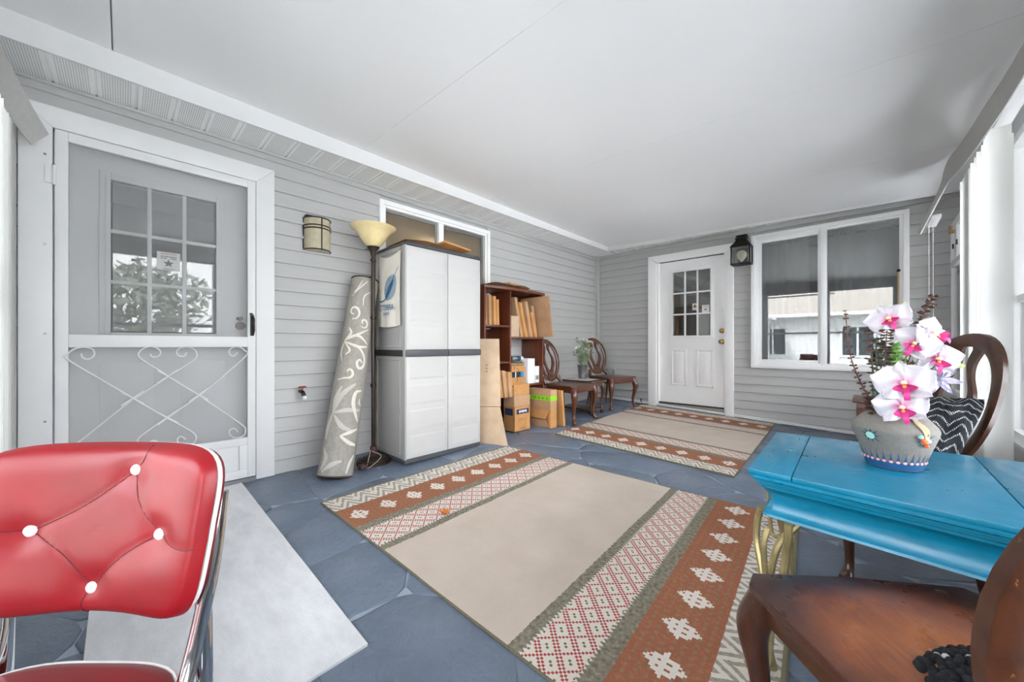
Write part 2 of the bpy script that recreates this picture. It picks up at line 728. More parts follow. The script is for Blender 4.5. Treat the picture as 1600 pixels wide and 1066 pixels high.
def perf_mat():
    m, nt, b = new_mat('perforated_soffit')
    E.nt = nt
    t = nt.nodes.new('ShaderNodeTexCoord')
    s = nt.nodes.new('ShaderNodeSeparateXYZ')
    nt.links.new(t.outputs['Object'], s.inputs[0])
    u = (E(s.outputs[0]) * 105.0).fract() - 0.5
    v = (E(s.outputs[1]) * 105.0).fract() - 0.5
    hole = (u * u + v * v) < 0.085
    nt.links.new(mixc(nt, hole, lin('#efefee'), lin('#a8a8a6')), b.inputs['Base Color'])
    b.inputs['Roughness'].default_value = 0.5
    return m


M['perf'] = perf_mat()
M['soffit'] = plain('white_soffit', '#eeeeed', 0.4, var=0.02)


def soffit(name, along, label):
    root = struct(empty(name), label)
    W = .153
    if along == 'y':
        p = MB().add([(0, .022, 0), (XC, .022, 0), (XC, W - .022, 0), (0, W - .022, 0), (0, .022, .01), (XC, .022, .01), (XC, W - .022, .01), (0, W - .022, .01)],
                     [(0, 3, 2, 1), (4, 5, 6, 7), (0, 1, 5, 4), (1, 2, 6, 5), (2, 3, 7, 6), (3, 0, 4, 7)])
        prof = [(-.022, 0), (-.006, -.001), (-.004, .009), (.004, .009), (.006, -.001), (.022, 0), (.022, .012), (-.022, .012)]
        r = MB().prism(prof, lambda a, b: (0.0, a, b), lambda a, b: (XC, a, b))
        n, st = 38, -.251 - 2 * W
    else:
        D = YB - YC - .012
        p = MB().box(.022, W - .022, 0, D, 0, .01)
        prof = [(-.022, 0), (-.006, -.001), (-.004, .009), (.004, .009), (.006, -.001), (.022, 0), (.022, .012), (-.022, .012)]
        r = MB().prism(prof, lambda a, b: (a, 0.0, b), lambda a, b: (a, D, b))
        n, st = 22, .374
    po = p.build('soffit_panel', M['perf'], root)
    ro = r.build('soffit_rib', M['soffit'], root)
    e = MB().box(.0, .007, -.005, .005, -.003, .004) if along == 'y' else MB().box(-.006, .006, D - .008, D, -.004, .004)
    eo = e.build('rib_end', M['gap'], root)
    for i in range(n):
        loc = (0, st + i * W, 2.29) if along == 'y' else (st + i * W, YC + .012, 2.29)
        for k, o in enumerate((po, ro, eo)):
            if i == 0:
                o.location = loc
            else:
                dup(o, root, loc)
    return root


soffit('trim_2', 'y', 'perforated white eave soffit along the house wall')
soffit('trim_3', 'x', 'narrow perforated soffit above the end wall')
fa = MB()
for i in range(10):
    a, b = YF + i * (YC + .012 - YF) / 10, YF + (i + 1) * (YC + .012 - YF) / 10
    fa.hexa([(XC - .002, a, 2.284), (XC + .016, a, 2.284), (XC + .016, b, 2.284), (XC - .002, b, 2.284)],
            [(XC - .002, a, zc(XC, a)), (XC + .016, a, zc(XC, a)), (XC + .016, b, zc(XC, b)), (XC - .002, b, zc(XC, b))])
struct(fa.build('trim_4', M['white'], weld=True), 'white fascia board between ceiling and eave soffit')
fb_ = MB()
tab = [(.307, 2.284), (1.13, 2.266), (1.93, 2.256), (2.6, 2.240), (XW, 2.216)]
for i in range(12):
    a, b = XC + i * (XW - XC) / 12, XC + (i + 1) * (XW - XC) / 12
    fb_.hexa([(a, YC - .002, interp(tab, a)), (b, YC - .002, interp(tab, b)), (b, YC + .012, interp(tab, b)), (a, YC + .012, interp(tab, a))],
             [(a, YC - .002, zc(a, YC) + .002), (b, YC - .002, zc(b, YC) + .002), (b, YC + .012, zc(b, YC) + .002), (a, YC + .012, zc(a, YC) + .002)])
struct(fb_.build('trim_5', M['white'], weld=True), 'thin white trim where the ceiling stops before the end wall')
# J trim at the top of the siding
struct(MB().box(-.01, .012, YF, YB, 2.272, 2.289).build('trim_6', M['siding'], bevel=.002), 'grey moulding under the eave soffit')
struct(MB().box(0.02, XW, YB - .012, YB + .01, 2.235, 2.289).build('trim_7', M['siding'], bevel=.002), 'grey moulding at the top of the end wall')

# ------------------------------------------------------------------ rooms behind the house walls


def room(name, x0, x1, y0, y1, z0, z1, mat, skip):
    mb = MB()
    fs = {'x0': [(x0, y0, z0), (x0, y1, z0), (x0, y1, z1), (x0, y0, z1)], 'x1': [(x1, y0, z0), (x1, y1, z0), (x1, y1, z1), (x1, y0, z1)],
          'y0': [(x0, y0, z0), (x1, y0, z0), (x1, y0, z1), (x0, y0, z1)], 'y1': [(x0, y1, z0), (x1, y1, z0), (x1, y1, z1), (x0, y1, z1)],
          'z0': [(x0, y0, z0), (x1, y0, z0), (x1, y1, z0), (x0, y1, z0)], 'z1': [(x0, y0, z1), (x1, y0, z1), (x1, y1, z1), (x0, y1, z1)]}
    for k, q in fs.items():
        if k != skip:
            mb.add(q, [(0, 1, 2, 3)])
    return struct(mb.build(name, mat, fixn=False))


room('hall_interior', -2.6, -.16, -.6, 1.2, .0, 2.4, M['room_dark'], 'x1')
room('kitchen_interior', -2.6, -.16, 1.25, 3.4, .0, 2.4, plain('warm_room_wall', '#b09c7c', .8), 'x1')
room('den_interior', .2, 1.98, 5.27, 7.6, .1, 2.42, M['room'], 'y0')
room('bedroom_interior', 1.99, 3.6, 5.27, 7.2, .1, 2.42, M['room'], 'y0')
# ------------------------------------------------------------------ door_1: house door behind the screen door
d1 = struct(empty('door_1', (0, 0, 0)), 'white house door with a nine-pane window, behind the screen door')
# casing
MB().prism([(.636, 0), (.746, 0), (.746, 2.157), (.636, 2.047)], lambda a, b: (-.01, a, b + .0), lambda a, b: (.032, a, b)).build('door_casing', M['white'], d1, bevel=.004)
MB().prism([(-.25, 2.047), (.636, 2.047), (.746, 2.157), (-.36, 2.157)], lambda a, b: (-.01, a, b), lambda a, b: (.032, a, b)).build('door_casing', M['white'], d1, bevel=.004)
MB().prism([(-.36, -.03), (-.25, -.03), (-.25, 2.047), (-.36, 2.157)], lambda a, b: (-.01, a, b), lambda a, b: (.032, a, b)).build('door_casing', M['white'], d1, bevel=.004)
for y0, y1 in ((-.25, -.232), (.618, .636)):
    MB().box(-.13, -.005, y0, y1, 0, 2.045).build('door_jamb', M['white'], d1)
MB().box(-.13, -.005, -.25, .636, 2.026, 2.045).build('door_jamb', M['white'], d1)
MB().box(-.14, .03, -.25, .636, -.04, .022).build('threshold', plain('grey_threshold', '#76797e', .5), d1, bevel=.004)
# slab with an opening
XS = -.085
M['inner_door'] = plain('white_door_paint', '#d6d7d8', .4, var=.015)
sl = MB()
GY0, GY1, GZ0, GZ1 = -.047, .433, .996, 1.872
sl.box(XS - .04, XS, -.232, GY0, .022, 2.026).box(XS - .04, XS, GY1, .618, .022, 2.026)
sl.box(XS - .04, XS, GY0, GY1, .022, GZ0).box(XS - .04, XS, GY0, GY1, GZ1, 2.026)
sl.build('door_slab', M['inner_door'], d1)
lf = MB()
for w, h in ((.045, .012), (.022, .018)):
    lf.box(XS, XS + h, GY0 - w, GY0, GZ0 - w, GZ1 + w).box(XS, XS + h, GY1, GY1 + w, GZ0 - w, GZ1 + w)
    lf.box(XS, XS + h, GY0, GY1, GZ0 - w, GZ0).box(XS, XS + h, GY0, GY1, GZ1, GZ1 + w)
lf.build('window_moulding', M['inner_door'], d1, bevel=.003)
mw = .020
for k in (1, 2):
    y = GY0 + (GY1 - GY0) * k / 3
    MB().box(XS - .012, XS + .012, y - mw / 2, y + mw / 2, GZ0, GZ1).build('muntin', M['inner_door'], d1, bevel=.003)
    z = GZ0 + (GZ1 - GZ0) * k / 3
    MB().box(XS - .010, XS + .010, GY0, GY1, z - mw / 2, z + mw / 2).build('muntin', M['inner_door'], d1, bevel=.003)
for i in range(3):
    for j in range(3):
        y = GY0 + (GY1 - GY0) * i / 3
        z = GZ0 + (GZ1 - GZ0) * j / 3
        MB().box(XS - .003, XS + .001, y + .008, y + .152, z + .008, z + .284).build('pane', M['pane2'], d1)
for y0, y1 in ((-.09, .13), (.26, .48)):
    pm = MB()
    pm.box(XS, XS + .006, y0, y1, .30, .82)
    pm.hexa([(XS + .006, y0 + .02, .32), (XS + .006, y1 - .02, .32), (XS + .006, y1 - .02, .80), (XS + .006, y0 + .02, .80)],
            [(XS + .014, y0 + .05, .35), (XS + .014, y1 - .05, .35), (XS + .014, y1 - .05, .77), (XS + .014, y0 + .05, .77)])
    pm.build('door_panel', M['inner_door'], d1, bevel=.002)
kb = MB().tube([(XS, .565, 1.055), (XS + .035, .565, 1.055)], .028, 14).tube([(XS + .03, .565, 1.105), (XS + .03, .54, 1.105)], .007, 8).tube([(XS, .565, 1.105), (XS + .036, .565, 1.105)], .014, 10)
tag(kb.build('door_knob', M['bronze'], d1, smooth=True), 'dark bronze knob and deadbolt')
sg = tag(MB().box(XS + .003, XS + .004, .146, .253, 1.388, 1.500).build('warning_sticker', M['paper'], d1), 'white warning notice with a star on the middle pane')
RX = Matrix(((0, 0, 1), (1, 0, 0), (0, 1, 0))).to_4x4()      # text plane facing +X


def on_x(x, y, z):
    return Matrix.Translation((x, y, z)) @ RX


text('WARNING', .0155, M['red_ink'], sg, on_x(XS + .0045, .199, 1.489))
for y0_, y1_, z_ in ((.163, .176, 1.472), (.179, .199, 1.472), (.202, .236, 1.472), (.163, .174, 1.461), (.177, .190, 1.461), (.209, .236, 1.461)):
    MB().box(XS + .004, XS + .0045, y0_, y1_, z_ - .0028, z_ + .0028).build('print_line', plain('grey_print_c', '#6e6e6e', .6), sg)
st = MB()
star = [((.026 if k % 2 == 0 else .011) * sin(k * pi / 5), (.026 if k % 2 == 0 else .011) * cos(k * pi / 5)) for k in range(10)]
st.prism(star, lambda a, b: (XS + .004, .199 + a, 1.430 + b), lambda a, b: (XS + .0046, .199 + a, 1.430 + b))
st.build('printed_star', plain('grey_print', '#5a5a5a', .6), sg)
MB().box(XS + .004, XS + .0045, .174, .228, 1.394, 1.398).build('print_line', plain('grey_print_d', '#7e7e7e', .6), sg)

# ------------------------------------------------------------------ screen door
sd = tag(empty('screen_door', (0.03, .19, .03)), 'white aluminium screen door with scrolled lower grille, half hidden by the red chair', 'door')
oy, oz, ox = -.19, -.03, -.03
F0, F1 = .012, .040
fr = lambda nm, y0, y1, z0, z1, a=F0, b=F1: MB().box(a + ox, b + ox, y0 + oy, y1 + oy, z0 + oz, z1 + oz).build(nm, M['white'], sd, bevel=.003)
fr('stile', -.243, -.197, .03, 2.04)
fr('stile', .586, .632, .03, 2.04)
fr('top_rail', -.197, .586, 1.99, 2.04)
fr('middle_rail', -.197, .586, .91, .978, F0, F1 + .004)
kp = MB()
kp.box(F0 + ox, F1 + ox - .012, -.197 + oy, .586 + oy, .03 + oz, .30 + oz)
for y0, y1, z0, z1 in ((-.197, .586, .25, .30), (-.197, .586, .03, .085), (-.197, -.15, .085, .25), (.54, .586, .085, .25)):
    kp.box(F1 + ox - .012, F1 + ox, y0 + oy, y1 + oy, z0 + oz, z1 + oz)
kp.build('kick_panel', M['white'], sd, bevel=.003)
MB().add([(.020 + ox, -.197 + oy, .978 + oz), (.020 + ox, .586 + oy, .978 + oz), (.020 + ox, .586 + oy, 1.99 + oz), (.020 + ox, -.197 + oy, 1.99 + oz)], [(0, 1, 2, 3)]).build('insect_screen', M['screen'], sd)
MB().add([(.020 + ox, -.197 + oy, .30 + oz), (.020 + ox, .586 + oy, .30 + oz), (.020 + ox, .586 + oy, .91 + oz), (.020 + ox, -.197 + oy, .91 + oz)], [(0, 1, 2, 3)]).build('insect_screen', M['screen'], sd)
SCR = [[(-0.185, 0.383), (0.029, 0.602), (0.049, 0.618), (0.187, 0.732), (0.308, 0.83), (0.319, 0.877), (0.296, 0.905), (0.267, 0.912), (0.238, 0.901), (0.226, 0.878), (0.24, 0.855), (0.263, 0.856), (0.273, 0.878)],
       [(-0.154, 0.877), (-0.147, 0.855), (-0.128, 0.846), (-0.108, 0.865), (-0.11, 0.895), (-0.137, 0.91), (-0.172, 0.903), (-0.198, 0.875), (-0.193, 0.84), (0.034, 0.627), (0.075, 0.587), (0.187, 0.484), (0.285, 0.399), (0.316, 0.354), (0.306, 0.317), (0.267, 0.304), (0.236, 0.327), (0.229, 0.354), (0.247, 0.366), (0.27, 0.344)],
       [(0.11, 0.872), (0.12, 0.853), (0.143, 0.854), (0.156, 0.879), (0.14, 0.905), (0.106, 0.914), (0.07, 0.888), (0.07, 0.847), (0.16, 0.764), (0.204, 0.719), (0.314, 0.623), (0.547, 0.394), (0.572, 0.352), (0.561, 0.315), (0.515, 0.309), (0.487, 0.337), (0.488, 0.367), (0.515, 0.369), (0.53, 0.343)],
       [(0.529, 0.874), (0.506, 0.85), (0.484, 0.866), (0.488, 0.896), (0.526, 0.913), (0.568, 0.885), (0.565, 0.84), (0.333, 0.608), (0.187, 0.494), (0.075, 0.401), (0.06, 0.367), (0.075, 0.325), (0.101, 0.323), (0.106, 0.351), (0.122, 0.363), (0.14, 0.355), (0.149, 0.335)]]
for i, p in enumerate(SCR):
    pts = spline([(.044 + ox + .006 * (i % 2), y + oy, z + oz) for y, z in p], 5)
    MB().tube(pts, .0042, 6).build('scroll', M['white'], sd, smooth=True)
for y, z in ((.04, .62), (.187, .735), (.187, .488), (.33, .612)):
    b = MB()
    for s in (1, -1):
        b.tube([(.047 + ox, y + oy - .045, z + oz - .037 * s), (.047 + ox, y + oy + .045, z + oz + .037 * s)], [.0045, .0045], 6)
    b.build('twisted_collar', M['white'], sd, smooth=True)
hd = MB()
hd.box(F1 + ox, F1 + ox + .012, .600 + oy, .620 + oy, .985 + oz, 1.13 + oz)
hd.tube(spline([(F1 + ox + .012, .611 + oy, 1.115 + oz), (F1 + ox + .034, .611 + oy, 1.09 + oz), (F1 + ox + .032, .613 + oy, 1.02 + oz), (F1 + ox + .012, .613 + oy, .99 + oz)], 4), [.011] * 5 + [.009] * 4 + [.007] * 4, 8)
hd.box(F1 + ox, F1 + ox + .018, .596 + oy, .612 + oy, 1.128 + oz, 1.14 + oz)
tag(hd.build('handle', M['black_metal'], sd, bevel=.002), 'black pull handle')
for z in (1.80, .20):
    MB().tube([(.040 + ox, -.246 + oy, z + oz - .05), (.040 + ox, -.246 + oy, z + oz + .05)], .0085, 8).box(.03 + ox, .042 + ox, -.275 + oy, -.246 + oy, z + oz - .045, z + oz + .045).build('hinge', M['white'], sd, smooth=True)
sw = MB()
for z in (1.9, 1.44, .98, .53):
    sw = MB().lathe([(0, .003), (.004, .0028), (.006, 0)], 8, (0, 0, 0), rot=Matrix.Rotation(pi / 2, 3, 'Y'))
    o = sw.build('screw', M['steel'], sd, smooth=True)
    o.location = (.032 + ox, -.275 + oy, z + oz)

# ------------------------------------------------------------------ door_2: white door in the end wall
d2 = struct(empty('door_2', (0, 0, 0)), 'white panelled door with a nine-pane window in the end wall')
DZ0, DZ1, DX0, DX1 = .152, 2.043, .975, 1.778
yf = YB - .034
MB().prism([(.829, .085), (.945, .085), (.945, 2.043), (.829, 2.15)], lambda a, b: (a, YB, b), lambda a, b: (a, yf, b)).build('door_casing', M['door_lit_white'], d2, bevel=.004)
MB().prism([(1.79, .055), (1.882, .055), (1.882, 2.15), (1.79, 2.05)], lambda a, b: (a, YB, b), lambda a, b: (a, yf, b)).build('door_casing', M['door_lit_white'], d2, bevel=.004)
MB().prism([(.945, 2.05), (1.79, 2.05), (1.882, 2.15), (.829, 2.15)], lambda a, b: (a, YB, b), lambda a, b: (a, yf, b)).build('door_casing', M['door_lit_white'], d2, bevel=.004)
MB().box(.945, .975, yf + .012, YB + .1, .12, 2.05).build('door_jamb', M['door_lit_white'], d2, bevel=.003)
MB().box(1.778, 1.79, yf + .012, YB + .1, .10, 2.05).build('door_jamb', M['door_lit_white'], d2, bevel=.003)
MB().box(.945, 1.79, YB - .02, YB + .1, .085, .145).build('threshold', plain('worn_threshold', '#8b8680', .5), d2, bevel=.006)
MB().box(.955, 1.785, YB - .02, YB + .02, .140, .154).build('door_sweep', M['gap'], d2)
yd = YB + .012
QX0, QX1, QZ0, QZ1 = 1.158, 1.618, 1.050, 1.890
s2 = MB()
s2.box(DX0, QX0, yd, yd + .042, DZ0, DZ1).box(QX1, DX1, yd, yd + .042, DZ0, DZ1).box(QX0, QX1, yd, yd + .042, DZ0, QZ0).box(QX0, QX1, yd, yd + .042, QZ1, DZ1)
s2.build('door_slab', M['door_lit_white'], d2)
lf = MB()
for w, h in ((.038, .010), (.018, .016)):
    lf.box(QX0 - w, QX0, yd - h, yd, QZ0 - w, QZ1 + w).box(QX1, QX1 + w, yd - h, yd, QZ0 - w, QZ1 + w)
    lf.box(QX0, QX1, yd - h, yd, QZ0 - w, QZ0).box(QX0, QX1, yd - h, yd, QZ1, QZ1 + w)
lf.build('window_moulding', M['door_lit_white'], d2, bevel=.003)
for k in (1, 2):
    x = QX0 + (QX1 - QX0) * k / 3
    MB().box(x - .010, x + .010, yd - .012, yd + .012, QZ0, QZ1).build('muntin', M['door_lit_white'], d2, bevel=.003)
    z = QZ0 + (QZ1 - QZ0) * k / 3
    MB().box(QX0, QX1, yd - .010, yd + .010, z - .010, z + .010).build('muntin', M['door_lit_white'], d2, bevel=.003)
for i in range(3):
    for j in range(3):
        x = QX0 + (QX1 - QX0) * i / 3
        z = QZ0 + (QZ1 - QZ0) * j / 3
        MB().box(x + .006, x + .148, yd, yd + .004, z + .006, z + .274).build('pane', M['pane2'], d2)
for x0, x1 in ((1.125, 1.335), (1.445, 1.658)):
    pm = MB()
    for w, h in ((0, .006), (.012, .009)):
        pm.box(x0 + w, x1 - w, yd - h, yd, .385 + w, .392 + w + .01).box(x0 + w, x1 - w, yd - h, yd, .862 - w, .875 - w)
        pm.box(x0 + w, x0 + w + .014, yd - h, yd, .385 + w, .875 - w).box(x1 - w - .014, x1 - w, yd - h, yd, .385 + w, .875 - w)
    pm.hexa([(x0 + .034, yd, .42), (x1 - .034, yd, .42), (x1 - .034, yd, .84), (x0 + .034, yd, .84)],
            [(x0 + .055, yd - .010, .445), (x1 - .055, yd - .010, .445), (x1 - .055, yd - .010, .815), (x0 + .055, yd - .010, .815)])
    pm.build('door_panel', M['door_lit_white'], d2, bevel=.002)
RF = Matrix.Rotation(pi / 2, 3, 'X')     # lathe axis z -> -y
for z, pr in ((.967, [(.031, 0), (.031, .006), (.012, .012), (.011, .03), (.024, .038), (.029, .05), (.024, .062), (.0, .066)]),
              (1.101, [(.031, 0), (.031, .008), (.026, .014), (.018, .016), (.014, .026), (0, .027)])):
    o = MB().lathe(pr, 18, (0, 0, 0), rot=RF).build('door_knob' if z < 1 else 'deadbolt', M['brass'], d2, smooth=True)
    o.location = (1.748, yd, z)
for x, z, w, h in ((1.432, 1.42, .06, .085), (1.560, 1.385, .085, .10)):
    s_ = MB().box(x - w / 2, x + w / 2, yd - .0015, yd - .0005, z - h / 2, z + h / 2).build('sticker', M['paper'], d2)
    if w < .07:
        sy_ = MB()
        for a, b, r in ((0, .018, .011), (-.012, .002, .010), (.012, .002, .010)):
            sy_.lathe([(r, 0), (r, .0006)], 10, (x + a, yd - .0015, z + b), rot=RF)
        sy_.box(x - .003, x + .003, yd - .0022, yd - .0015, z - .03, z)
        sy_.build('printed_mark', M['ink'], s_)
    else:
        Mt = Matrix.Translation((x, yd - .0018, z)) @ Matrix.Rotation(pi / 2, 4, 'X')
        text('WARNING', .013, M['red_ink'], s_, Mt @ Matrix.Translation((0, .037, 0)))
        MB().box(x - .03, x + .03, yd - .0022, yd - .0015, z + .021, z + .025).build('print_line', plain('grey_print_e', '#8a8a8a', .6), s_)
        sv = MB()
        sv.prism([((.02 if k % 2 == 0 else .009) * sin(k * pi / 5), (.02 if k % 2 == 0 else .009) * cos(k * pi / 5)) for k in range(10)],
                 lambda a, b: (x + a, yd - .0015, z - .008 + b), lambda a, b: (x + a, yd - .0022, z - .008 + b))
        sv.build('printed_star', plain('grey_print_b', '#6a6a6a', .6), s_)
# things inside the den, glimpsed through the panes
dk = tag(empty('china_hutch', (1.35, 6.6, .1)), 'brown wooden hutch glimpsed through the end door panes', 'hutch')
hw = wood('hutch_wood', '#4a2a18', '#7a4a2c', .5)
MB().box(-.5, .5, -.2, .2, 0, .85).build('base_cabinet', hw, dk, bevel=.006)
MB().box(-.5, .5, -.05, .2, .85, 1.65).build('upper_cabinet', hw, dk, bevel=.006)
for i in range(5):
    c = lin(['#8a5a3a', '#6d7a58', '#a0583a', '#c4b49a', '#5a4030'][i])
    o = MB().lathe([(.05, 0), (.09, .04), (.11, .14), (.07, .22), (.05, .26), (.06, .28)], 14).build('jar', plain('jar_%d' % i, ['#8a5a3a', '#6d7a58', '#b0684a', '#c4b49a', '#7a5040'][i], .4), dk, smooth=True)
    o.location = (-.4 + i * .2, .05, 1.65)

# ------------------------------------------------------------------ window_2 in the end wall
w2 = struct(empty('window_2'), 'white two-pane sliding window with grey curtain in the end wall')
W = M['white_vinyl']
X0, X1, Z0, Z1 = 2.063, 3.333, .661, 2.195


def rect_frame(name, mat, parent, x0, x1, z0, z1, wd, ya, yb, bevel=.003):
    for a, b, c, d in ((x0, x0 + wd, z0, z1), (x1 - wd, x1, z0, z1), (x0 + wd, x1 - wd, z0, z0 + wd), (x0 + wd, x1 - wd, z1 - wd, z1)):
        MB().box(a, b, ya, yb, c, d).build(name, mat, parent, bevel=bevel)


rect_frame('window_frame', W, w2, X0, X1, Z0, Z1, .042, YB - .038, YB + .02)
rect_frame('frame_step', W, w2, X0 + .042, X1 - .042, Z0 + .042, Z1 - .042, .024, YB - .022, YB + .03)
rect_frame('sash', W, w2, X0 + .066, 2.70, Z0 + .066, Z1 - .064, .034, YB - .012, YB + .03)
MB().box(2.69, 2.742, YB - .026, YB + .03, Z0 + .042, Z1 - .042).build('mullion', W, w2, bevel=.003)
MB().box(2.165, 2.69, YB + .008, YB + .012, .76, 2.10).build('pane', M['pane2'], w2)
MB().box(2.742, 3.27, YB + .014, YB + .018, .72, 2.13).build('pane', M['pane2'], w2)
MB().box(3.255, 3.268, YB - .012, YB + .012, 1.0, 1.62).build('stop_stick', plain('pale_wood', '#c8a878', .6), w2)
MB().lathe([(.012, 0), (.014, .01), (.0, .016)], 8, (3.262, YB - .012, 1.63), rot=RF).build('latch', M['black_metal'], w2, smooth=True)
M['curtain'] = veil('grey_curtain', '#b6b6b4', .97, .45)
for (ca, cb_, pleat, low, nm, lbl) in ((2.09, 2.58, .020, .78, 9, 'grey curtain drawn across the left pane of the end window'),
                                      (2.72, 3.30, .016, .70, 13, 'grey curtain drawn across the right pane of the end window')):
    r_ = tag(empty('curtain', ((ca + cb_) / 2, YB + .13, 2.12)), lbl, 'curtain', 'curtains in the end window')

    def cf(u, v, ca=ca, cb_=cb_, pleat=pleat, low=low, nm=nm):
        x = ca + (cb_ - ca) * u
        k = v ** 1.3
        if low > .75:
            x = x + (.18 * k * (u - .15) if u > .15 else 0) * (1 if u < .75 else .2) - .12 * k * max(0, .35 - abs(u - .6))
        y = pleat * sin(u * nm * 2.1 + .8 * sin(v * 3)) * (.5 + k) + .01 * sin(u * 31)
        return (x - (ca + cb_) / 2, y, -(2.12 - low) * v)
    MB().grid(cf, 90, 14).build('cloth', M['curtain'], r_, smooth=True)
    MB().tube([(ca - (ca + cb_) / 2 - .03, 0, -.03), (cb_ - (ca + cb_) / 2 + .03, 0, -.03)], .008, 8).build('rod', M['steel'], r_, smooth=True)
    k = 5
    for i in range(k):
        g = MB()
        xx = ca + (cb_ - ca) * (i + .35) / k - (ca + cb_) / 2
        g.tube([(xx + .017 * cos(a * pi / 6), -.026, -.035 + .017 * sin(a * pi / 6)) for a in range(12)], .004, 6, closed=True)
        g.build('grommet', M['chrome'], r_, smooth=True)
dk2 = tag(MB().lathe([(.0, 0), (.10, 0), (.13, .05), (.11, .12), (.04, .16), (0, .17)], 14).build('dark_bowl', plain('dark_cloth', '#1c1a1c', .9), smooth=True), 'dark object on the sill inside the end window', 'bowl')
dk2.location = (2.47, YB + .055, .705)
dk2.scale = (.8, .25, .8)

# ------------------------------------------------------------------ window_1 in the house wall
w1 = struct(empty('window_1'), 'white sliding window with pebbled glass above the storage cabinet')
A0, A1, B0, B1 = 1.534, 2.823, 1.10, 2.187


def rect_frame_y(name, mat, parent, y0, y1, z0, z1, wd, xa, xb, bevel=.003):
    for a, b, c, d in ((y0, y0 + wd, z0, z1), (y1 - wd, y1, z0, z1), (y0 + wd, y1 - wd, z0, z0 + wd), (y0 + wd, y1 - wd, z1 - wd, z1)):
        MB().box(xa, xb, a, b, c, d).build(name, mat, parent, bevel=bevel)


rect_frame_y('window_frame', W, w1, A0, A1, B0, B1, .040, -.02, .034)
rect_frame_y('frame_step', W, w1, A0 + .04, A1 - .04, B0 + .04, B1 - .04, .022, -.04, .018)
MB().box(-.05, .012, 2.155, 2.213, B0 + .04, B1 - .04).build('mullion', W, w1, bevel=.003)
rect_frame_y('sash', plain('grey_sash', '#8a8a86', .5), w1, A0 + .062, 2.155, B0 + .062, B1 - .062, .02, -.05, -.02)
rect_frame_y('sash', plain('grey_sash_b', '#6c6c68', .5), w1, 2.213, A1 - .062, B0 + .062, B1 - .062, .03, -.05, -.02)


def pebble():
    m = bpy.data.materials.new('pebbled_glass')
    m.use_nodes = True
    nt = m.node_tree
    b = nt.nodes['Principled BSDF']
    b.inputs['Base Color'].default_value = (.24, .21, .17, 1)
    b.inputs['Roughness'].default_value = .18
    v = nt.nodes.new('ShaderNodeTexVoronoi')
    v.inputs['Scale'].default_value = 90
    bump(nt, b, v.outputs['Distance'], .003, .6)
    tl = nt.nodes.new('ShaderNodeBsdfTranslucent')
    tl.inputs['Color'].default_value = (.9, .82, .68, 1)
    mx = nt.nodes.new('ShaderNodeMixShader')
    mx.inputs[0].default_value = .55
    out = nt.nodes['Material Output']
    nt.links.new(b.outputs[0], mx.inputs[1])
    nt.links.new(tl.outputs[0], mx.inputs[2])
    nt.links.new(mx.outputs[0], out.inputs['Surface'])
    return m


M['pebble'] = pebble()
MB().box(-.037, -.033, A0 + .06, 2.157, B0 + .06, B1 - .06).build('pane', M['pebble'], w1)
MB().box(-.037, -.033, 2.211, A1 - .06, B0 + .06, B1 - .06).build('pane', M['pebble'], w1)
kl = bpy.data.lights.new('kitchen_lamp', 'POINT')
kl.energy = 3
kl.color = (1, .86, .66)
kl.shadow_soft_size = .08
klo = bpy.data.objects.new('kitchen_lamp', kl)
COL.objects.link(klo)
klo.location = (-.30, 2.16, 1.66)
# lamp inside the kitchen that glows through the pebbled glass
pl_ = tag(empty('pendant_lamp', (-.24, 2.14, 1.92)), 'lamp glowing behind the pebbled window glass', 'lamp')
MB().tube([(0, 0, .12), (0, 0, .45)], .006, 6).build('cord', M['black_metal'], pl_)
MB().lathe([(.03, .12), (.05, .11), (.12, .02), (.118, .018), (.048, .1), (.03, .11)], 18).build('shade', M['white'], pl_, smooth=True)
klo.parent = pl_
klo.location = (0, 0, .0)

# ------------------------------------------------------------------ window walls (right and front)
M['valance'] = plain('grey_valance_fabric', '#aeadaa', .75, var=.05, vs=60, bmp=.0006, bs=260)
ZS, ZH = .36, 2.14


